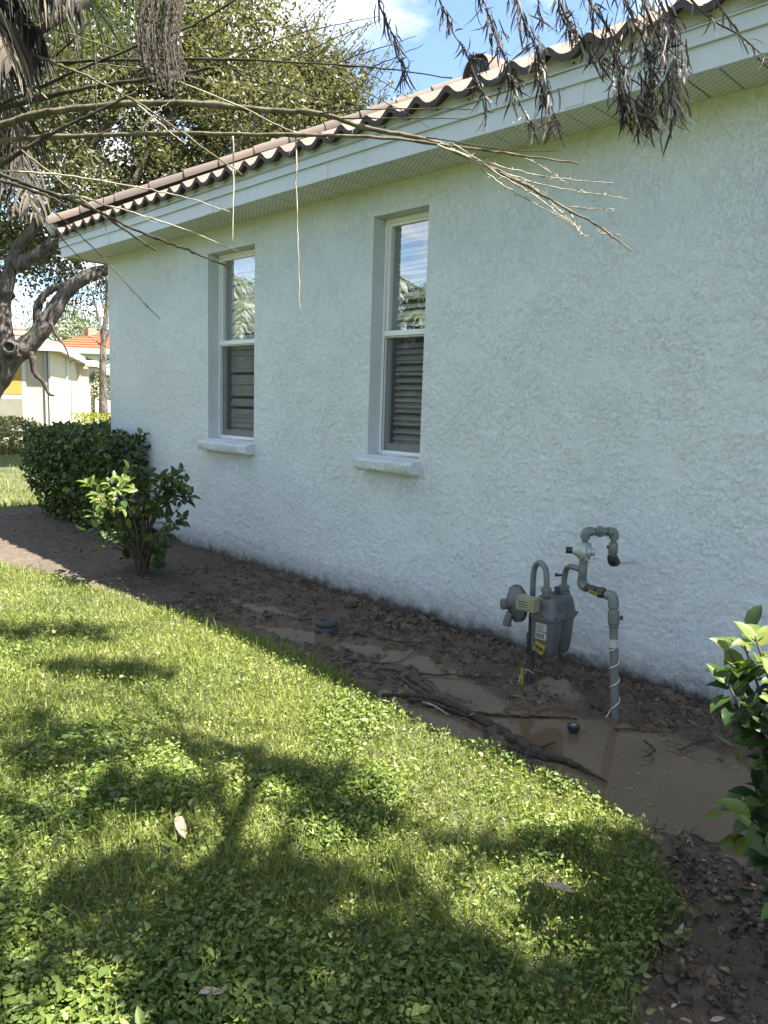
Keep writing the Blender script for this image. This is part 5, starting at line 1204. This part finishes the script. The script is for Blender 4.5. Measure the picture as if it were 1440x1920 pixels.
i_ = stalk([(-50, 305), (0, 326), (62, 350), (150, 382), (195, 402), (240, 425), (315, 455), (360, 472), (427, 500)], 9, 3.5, 2.6, 2.5, 'darkstalk')
side(i_, [(195, 402), (240, 435), (270, 455), (292, 469)], 6, 4, 2.55, 2.5, 'darkstalk')
stalk([(-50, 325), (0, 338), (75, 362), (132, 390)], 10, 4, 2.6, 2.55, 'darkstalk')
k_ = stalk([(40, 345), (80, 360), (155, 370), (200, 385), (262, 402), (360, 435), (430, 465), (482, 487)], 5, 2, 2.62, 2.5, 'palebark')
side(k_, [(262, 402), (275, 410), (292, 418)], 1.8, 1, 2.55, 2.53, 'palebark')
stalk([(-40, 215), (0, 247), (37, 280), (105, 332), (150, 370), (200, 410)], 7, 3, 2.75, 2.65)
stalk([(60, 390), (75, 402), (125, 457), (167, 498), (190, 520)], 3, 1.5, 2.5, 2.5, 'darkstalk'); stalk([(95, 392), (107, 402), (145, 435), (207, 498), (255, 552), (300, 598)], 3.4, 1.6, 2.5, 2.45, 'darkstalk')
stalk([(178, 100), (183, 250), (191, 340), (199, 434)], 2.4, 1.6, 2.5, 2.5, 'darkstalk'); stalk([(300, 150), (330, 152), (450, 200), (515, 232), (550, 248)], 4, 2, 2.7, 2.65, 'palebark')
stalk([(180, 120), (260, 128), (330, 140), (480, 165), (620, 190)], 3, 1.2, 2.75, 2.7); stalk([(0, 100), (60, 160), (90, 185)], 4, 2, 2.6, 2.6, 'palebark'); stalk([(105, 105), (150, 60), (200, 5)], 3.5, 2.5, 2.7, 2.7, 'darkstalk'); stalk([(200, 155), (230, 120), (262, 90)], 3.4, 2, 2.7, 2.7, 'darkstalk')
stalk([(175, 255), (240, 235), (330, 225), (420, 212)], 3, 1.4, 2.75, 2.7); stalk([(262, 245), (300, 205), (340, 175)], 2.6, 1.4, 2.7, 2.7, 'palebark'); stalk([(240, 180), (300, 232), (345, 268)], 3.6, 2, 2.72, 2.68, 'palebark')
# broad flat spathe against the dark crown
sp0, sp1 = dist(25, 86, 2.75), dist(185, -18, 2.75); sdv_ = (sp1-sp0)/np.linalg.norm(sp1-sp0); up_ = np.cross(sdv_, _f); V = []
for t in np.linspace(0, 1, 9):
    c = sp0+(sp1-sp0)*t; w_ = .019*(.75+.5*math.sin(t*2.6)); V += [c-up_*w_+_f*.006, c-up_*w_*.3-_f*.006, c+up_*w_*.4-_f*.006, c+up_*w_+_f*.006]
b = MB(); b.add(V, [(4*i+j, 4*i+j+1, 4*i+j+5, 4*i+j+4) for i in range(8) for j in range(3)]); b.build('spathe', MT['stalk'], palm, smooth_=180)
# hanging fruit bunch stripped to strings
MT['string'] = mat_bark('fruit_string', (.016, .013, .011), (.12, .10, .08), 60, .003)
fb = MB(); rf = np.random.default_rng(14)
for i in range(56):
    u = rf.uniform(-1, 1); dq = rf.uniform(-.09, .09); x0 = 303+46*u+rf.uniform(-4, 4); y1 = 95+95*(1-.55*u*u)*rf.uniform(.55, 1.0); sway = -6-10*rf.random()
    pts = [(312+34*u, -60+6*rf.random()), (x0+4, 10), (x0+sway*.3, 55), (x0+sway*.2+4, (55+y1)/2+10), (x0+10+rf.uniform(-4, 6), y1)]
    C = curve_pts([dist(a, c, 2.35+dq) for a, c in pts], 9); C = [c+rf.normal(size=3)*.0012 for c in C]
    fb.tube(C, [.0017*(1+.5*(j % 3 == 0)) for j in range(len(C))], 4)
fbo = fb.build('fruit_bunch', MT['string'], palm); fbo['kind'] = 'stuff'
# fronds: green ones arching behind, dead ones hanging
MT['frond'] = mat_leaf('palm_leaflets', [(0, (.035, .055, .02)), (.6, (.08, .11, .045)), (1, (.16, .17, .09))], .4, .25)
MT['deadfrond'] = mat_leaf('dead_palm_leaflets', [(0, (.012, .010, .008)), (.6, (.036, .03, .022)), (.9, (.10, .085, .06)), (1, (.20, .17, .12))], .7, .15, (1, 1, 1))
def frond(path, n, L, droop, root, m, seed, nm='frond', rad=.008, w=.012, rachis='darkstalk', start=.12):
    r_ = np.random.default_rng(seed); C = curve_pts(path, 10); C = np.array(C); k = len(C)
    o = MB().tube(list(C), list(np.linspace(rad, rad*.25, k)), 6).build(nm, MT[rachis], root, smooth_=180)
    t = np.linspace(start, .995, n); f = t*(k-1); i0 = np.minimum(f.astype(int), k-2); P = C[i0]+(C[i0+1]-C[i0])*(f-i0)[:, None]; D = C[i0+1]-C[i0]; D /= np.linalg.norm(D, axis=1, keepdims=True)
    S = np.cross(D, np.array([0, 0, 1.])); S /= np.linalg.norm(S, axis=1, keepdims=True)+1e-6; sg = np.where(np.arange(n) % 2, 1, -1)[:, None]
    A0 = D*.55+S*sg*.9+r_.normal(size=(n, 3))*.18; A0[:, 2] -= droop*.4; A0 /= np.linalg.norm(A0, axis=1, keepdims=True)
    Ls = L*np.sin(np.pi*(.12+.86*t))**.7*r_.uniform(.75, 1.1, n); Vs, Fs, off = [], [], 0
    N0 = np.cross(A0, S*sg); W = w*r_.uniform(.7, 1.2, n); pos = P.copy(); A1 = A0.copy(); rings = []
    for q in range(4):
        B = np.cross(A1, N0); B /= np.linalg.norm(B, axis=1, keepdims=True)+1e-6; ww = (W*(.6, 1, .8, .08)[q])[:, None]
        rings.append((pos-B*ww*.5, pos+B*ww*.5)); pos = pos+A1*(Ls/3)[:, None]; A1 = A1+np.array([0, 0, -droop*.55]); A1 /= np.linalg.norm(A1, axis=1, keepdims=True)
    V = np.stack([x for rg in rings for x in rg], 1).reshape(-1, 3); base = (np.arange(n)*8)[:, None]
    F = np.concatenate([base+np.array([[2*q, 2*q+1, 2*q+3, 2*q+2]]) for q in range(3)])
    lo = link('leaflets', npmesh('leaflets', V, F, np.repeat(r_.random(n), 8)), m, o); lo['kind'] = 'stuff'; return o
cz = np.array([pc[0]-.2, pc[1]-.1, pc[2]+.05])
frond([cz, dist(60, -40, 3.3), dist(170, 10, 3.5), dist(260, 95, 3.6)], 110, .42, .9, palm, MT['frond'], 701)
frond([cz, dist(80, -160, 3.2), dist(230, -90, 3.4), dist(330, 40, 3.6)], 110, .42, .9, palm, MT['frond'], 702)
frond([cz, dist(-40, 60, 3.2), dist(10, 200, 3.3), dist(30, 400, 3.3)], 110, .40, 1.3, palm, MT['deadfrond'], 703)
frond([cz, dist(-20, 120, 3.1), dist(30, 250, 3.2), dist(62, 400, 3.2)], 90, .36, 1.4, palm, MT['deadfrond'], 704)
frond([cz, dist(-60, -20, 2.7), dist(20, 10, 2.65), dist(80, 60, 2.65)], 150, .34, 1.5, palm, MT['deadfrond'], 705, w=.016)
frond([cz, dist(-40, -60, 2.6), dist(60, -40, 2.6), dist(150, 5, 2.6)], 150, .32, 1.6, palm, MT['deadfrond'], 706, w=.016)
frond([cz, dist(-60, -20, 2.5), dist(-10, 40, 2.5), dist(20, 120, 2.5)], 110, .32, 1.5, palm, MT['deadfrond'], 707, w=.016)
for j, (az, el) in enumerate(((3.3, .35), (3.8, .6), (4.5, .4), (5.2, .7), (5.8, .5))):
    dd = np.array([math.cos(az), math.sin(az), 0]); frond([cz, cz+dd*.7+np.array([0, 0, .6*el+.3]), cz+dd*1.5+np.array([0, 0, .5*el]), cz+dd*2.0+np.array([0, 0, -.5])], 100, .45, .9, palm, MT['frond'], 720+j)

# two more palms stand on the lawn behind the viewer (they show in the upper panes)
def palm_tree(x, y, h, label, seed, nf=16, fl=2.3):
    r_ = np.random.default_rng(seed); root = tag(empty('palm_tree', (x, y, 0)), label, 'palm tree'); c = np.array([x, y, h])
    MB().tube(curve_pts([(x, y, -.1), (x+.1, y, h*.5), (x, y, h)], 8), [.17-.004*i for i in range(17)], 12).build('trunk', MT['bark'], root, smooth_=180)
    for i in range(nf):
        az = 2.4*i; el = r_.uniform(-.2, 1.1); dd = np.array([math.cos(az), math.sin(az), 0]); q = fl*r_.uniform(.8, 1.1)
        frond([c, c+dd*q*.35+np.array([0, 0, q*.35*el+.15]), c+dd*q*.75+np.array([0, 0, q*.32*el-.05]), c+dd*q+np.array([0, 0, q*.12*el-.65])], 120, .55, .8, root, MT['frond'], seed*50+i, w=.028, rad=.014)
palm_tree(-11.4, -3.9, 3.05, 'sunlit palm reflected in the upper pane of the wider window', 8, 18, 2.2)
palm_tree(-10.0, -6.1, 2.8, 'palm reflected below the clouds in the narrow window', 9, 16, 2.0)

# ================================================================== TREE OVERHEAD WITH DRIED DROOPING BRANCHES
dt = tag(empty('drooping_tree', (1.7, -2.5, 0)), 'tree whose dried grey branches droop in front of the eave', 'tree')
hub = np.array([1.2, -2.2, 4.3])
tree_limbs(dt, [([(1.7, -2.5, -.1), (1.65, -2.45, 1.6), (1.4, -2.3, 3.2), tuple(hub)], .14, .09)], MT['bark'], nm='trunk')
tree_limbs(dt, [([hub, (.5, -1.4, 4.3), (-.6, -1.1, 4.0), dist(1100, -300, 2.35)], .04, .014), ([hub, (.3, -1.5, 4.1), (-.5, -1.1, 3.6), dist(1230, -120, 2.3)], .05, .018), ([hub, (.4, -1.3, 4.4), (-1.2, -.95, 4.0), dist(850, -260, 2.45)], .034, .010),
                 ([hub, (.6, -2.8, 4.9), (-.3, -3.2, 5.2)], .06, .02), ([hub, (1.2, -1.4, 4.9), (.8, -.8, 5.3)], .06, .02), ([hub, (.8, -1.9, 4.9), (.2, -1.5, 5.2)], .05, .015)], MT['bark'])
MT['dried'] = mat_leaf('dried_narrow_leaves', [(0, (.018, .014, .013)), (.5, (.065, .052, .046)), (.8, (.19, .16, .135)), (1, (.42, .37, .31))], .6, .18, (1, 1, 1))
MT['driedstem'] = mat_bark('dried_stem', (.03, .024, .021), (.12, .10, .085), 40, .003)
def droop(pts, d, dens, L, spread, seed, w0=5, dark=0.0):
    r_ = np.random.default_rng(seed); C = np.array(curve_pts([dist(a, c, d+r_.normal()*.02) for a, c in pts], 8)); k = len(C)
    o = MB().tube(list(C), list(np.linspace(w0, 1.6, k)*.5/FPX*d), 6).build('drooping_branch', MT['driedstem'], dt, smooth_=180)
    t = r_.random(dens)**.75; f = t*(k-1); i0 = np.minimum(f.astype(int), k-2); P = C[i0]+(C[i0+1]-C[i0])*(f-i0)[:, None]+r_.normal(size=(dens, 3))*spread
    A = (C[i0+1]-C[i0]); A /= np.linalg.norm(A, axis=1, keepdims=True); A = A*.5+r_.normal(size=(dens, 3))*.42; A[:, 2] -= .75
    Ls = L*r_.uniform(.45, 1.25, dens); V, F, rn = scatter((np.array([(0,.3,0),(0,-.3,0),(.35,-.5,.07),(.35,.5,.07),(.7,-.4,.02),(.7,.4,.02),(1,0,-.16)]), np.array([(0,1,2,3),(3,2,4,5)]), np.array([(5,4,6)])), P, A, r_.normal(size=(dens, 3)), Ls, r_.uniform(.0035, .0075, dens), np.clip(r_.random(dens)-dark, 0, 1))
    lo = link('dried_leaves', npmesh('dried_leaves', V, F, rn), MT['dried'], o); lo['kind'] = 'stuff'
droop([(700, -40), (712, 10), (727, 45), (745, 85), (757, 120), (759, 148)], 2.45, 60, .075, .007, 801, 4, .25)
droop([(812, -40), (826, 5), (840, 35), (850, 62), (868, 88), (886, 104), (904, 114)], 2.4, 42, .06, .005, 802, 4, .3)
droop([(868, 88), (882, 120), (892, 145), (903, 178), (911, 215)], 2.4, 34, .07, .006, 803, 3, .2)
droop([(896, -40), (905, 0), (922, 42), (938, 85), (952, 125), (962, 152)], 2.35, 90, .085, .008, 804, 5, .2)
droop([(962, 152), (968, 180), (985, 215), (1000, 240)], 2.35, 34, .06, .007, 805, 3, -.25)
droop([(958, -40), (970, 5), (985, 45), (1003, 85), (1012, 115), (1022, 160), (1030, 200), (1040, 235)], 2.3, 150, .085, .010, 806, 6, .05)
droop([(1012, -40), (1010, 10), (1018, 42)], 2.4, 26, .05, .005, 807, 4, .3)
droop([(1035, -40), (1052, 10), (1068, 42), (1088, 68), (1112, 98), (1140, 128)], 2.3, 130, .075, .011, 808, 6, .15)
droop([(1090, -40), (1110, 10), (1135, 45), (1152, 80), (1160, 120), (1166, 160), (1182, 200), (1213, 228)], 2.25, 190, .08, .013, 809, 6, .1)
droop([(1150, -40), (1180, 20), (1205, 70), (1218, 120), (1215, 170), (1205, 210)], 2.25, 180, .095, .018, 810, 7, -.05)
droop([(1190, -40), (1215, 25), (1238, 80), (1250, 130), (1255, 180), (1262, 212)], 2.2, 180, .095, .018, 811, 7, -.1)
droop([(1210, -40), (1240, 10), (1262, 55), (1268, 105), (1272, 150)], 2.25, 130, .09, .015, 812, 6, -.1)
droop([(1270, -40), (1298, 2), (1340, 40), (1385, 65), (1420, 95), (1440, 112)], 2.2, 14, .05, .003, 813, 5, -.2)
droop([(1325, -40), (1345, 5), (1368, 38), (1385, 62), (1398, 90), (1404, 102)], 2.2, 12, .05, .003, 814, 4, -.2)
# living crown above: it throws the broken shade on the lower lawn
SH = SUN/SUN[2]
def shade(blobs, seed):
    """leaf clumps whose shadows fall in each (ground x, y, rx, ry) patch"""
    r_ = np.random.default_rng(seed); Ps = []
    for (gx, gy, rx_, ry_, a, z0, n) in blobs:
        m = max(3, n//15); u = r_.normal(size=(m, 2))*.55; c, s = math.cos(a), math.sin(a)
        X = gx+u[:, 0]*rx_*c-u[:, 1]*ry_*s; Y = gy+u[:, 0]*rx_*s+u[:, 1]*ry_*c; z = z0+r_.normal(size=m)*.25
        C = np.stack([X+SH[0]*z, Y+SH[1]*z, z], -1); ix = np.repeat(np.arange(m), 16); Ps.append(C[ix]+r_.normal(size=(len(ix), 3))*.048)
    return np.concatenate(Ps)
def G(px, py): p = hit(px, py, 2, .04); return p[0], p[1]
bl = []
for (px, py, rx_, ry_, a, n) in ((175, 1255, .42, .10, .55, 330), (60, 1180, .5, .16, .5, 300), (60, 1400, .34, .2, .5, 300), (480, 1440, .30, .08, .6, 180), (290, 1500, .32, .10, .5, 210), (660, 1525, .24, .08, .4, 160), (120, 1540, .3, .12, .6, 130),
                                 (300, 1690, .42, .2, .6, 270), (620, 1660, .36, .15, .7, 240), (900, 1610, .2, .1, .7, 150), (1000, 1740, .4, .2, .8, 340), (700, 1790, .42, .18, .7, 290), (350, 1850, .36, .16, .7, 150), (950, 1880, .4, .22, .8, 300), (100, 1760, .3, .12, .5, 120), (500, 1900, .4, .12, .6, 190), (200, 1640, .3, .1, .6, 130), (860, 1800, .3, .14, .7, 190), (1100, 1610, .16, .09, .6, 150), (1010, 1640, .2, .1, .6, 150), (1110, 1710, .2, .13, .7, 190), (1180, 1790, .2, .15, .7, 190), (480, 1740, .3, .1, .6, 150),
                                 (1300, 1700, .3, .25, .8, 520), (1270, 1620, .2, .12, .3, 300), (1380, 1640, .2, .15, .3, 300), (1180, 1590, .14, .08, .3, 140), (1380, 1880, .4, .3, .8, 520), (1230, 1880, .3, .25, .8, 380)):
    gx, gy = G(px, py); bl.append((gx, gy, rx_, ry_, a, 4.9, n))
P = shade(bl, 91)
g = P-SH*((P[:, 2]-.9)/1.0)[:, None]                    # keep the gap that lets the sun onto the bush top
ok = np.hypot(g[:, 0]+.66, g[:, 1]+1.70) > .24; P = P[ok]; n = len(P); r_ = np.random.default_rng(92)
V, F, rn = scatter(LEAF4, P, r_.normal(size=(n, 3)), r_.normal(size=(n, 3))+SUN*1.2, r_.uniform(.06, .11, n), r_.uniform(.035, .06, n), r_.random(n))
fo = link('crown', npmesh('crown', V, F, rn), MT['oakleaf'], dt); fo['kind'] = 'stuff'

# trees across the lawn, behind the viewer
for i, (x, y, h_, r0) in enumerate(((-17, -13, 2.9, 2.6), (-12.5, -15, 2.6, 2.6), (-8, -14, 2.7, 2.4), (-3.5, -13.5, 3.2, 2.6), (1.5, -12, 3.4, 2.6), (-22, -10, 3.2, 3.0))):
    r_ = np.random.default_rng(900+i); t = tag(empty('lawn_tree', (x, y, 0)), ['bushy tree across the lawn beyond the two reflected palms', 'second bushy tree across the lawn beyond the palms', 'bushy tree across the lawn straight behind the narrow window view', 'rounded tree across the lawn behind the viewer', 'tall bushy tree across the lawn by the drooping tree', 'large bushy tree at the far end of the lawn'][i], 'tree', 'trees across the lawn')
    MB().tube([(x, y, -.1), (x+.1, y, h_)], [.16, .05], 8).build('trunk', MT['bark'], t); n = 3200
    cl = unit(36)*(r_.random((36, 1))**.4)*np.array([r0, r0, h_*.55])+np.array([x, y, h_*.75]); ix = r_.integers(0, 36, n); P = cl[ix]+r_.normal(size=(n, 3))*.34; P[:, 2] = np.abs(P[:, 2])
    V, F, rn = scatter(QUAD, P, r_.normal(size=(n, 3)), r_.normal(size=(n, 3))+[0, 0, .5], .24*r_.uniform(.5, 1.2, n), .12, r_.random(n)); fo = link('crown', npmesh('crown', V, F, rn), MT['oakleaf'], t); fo['kind'] = 'stuff'
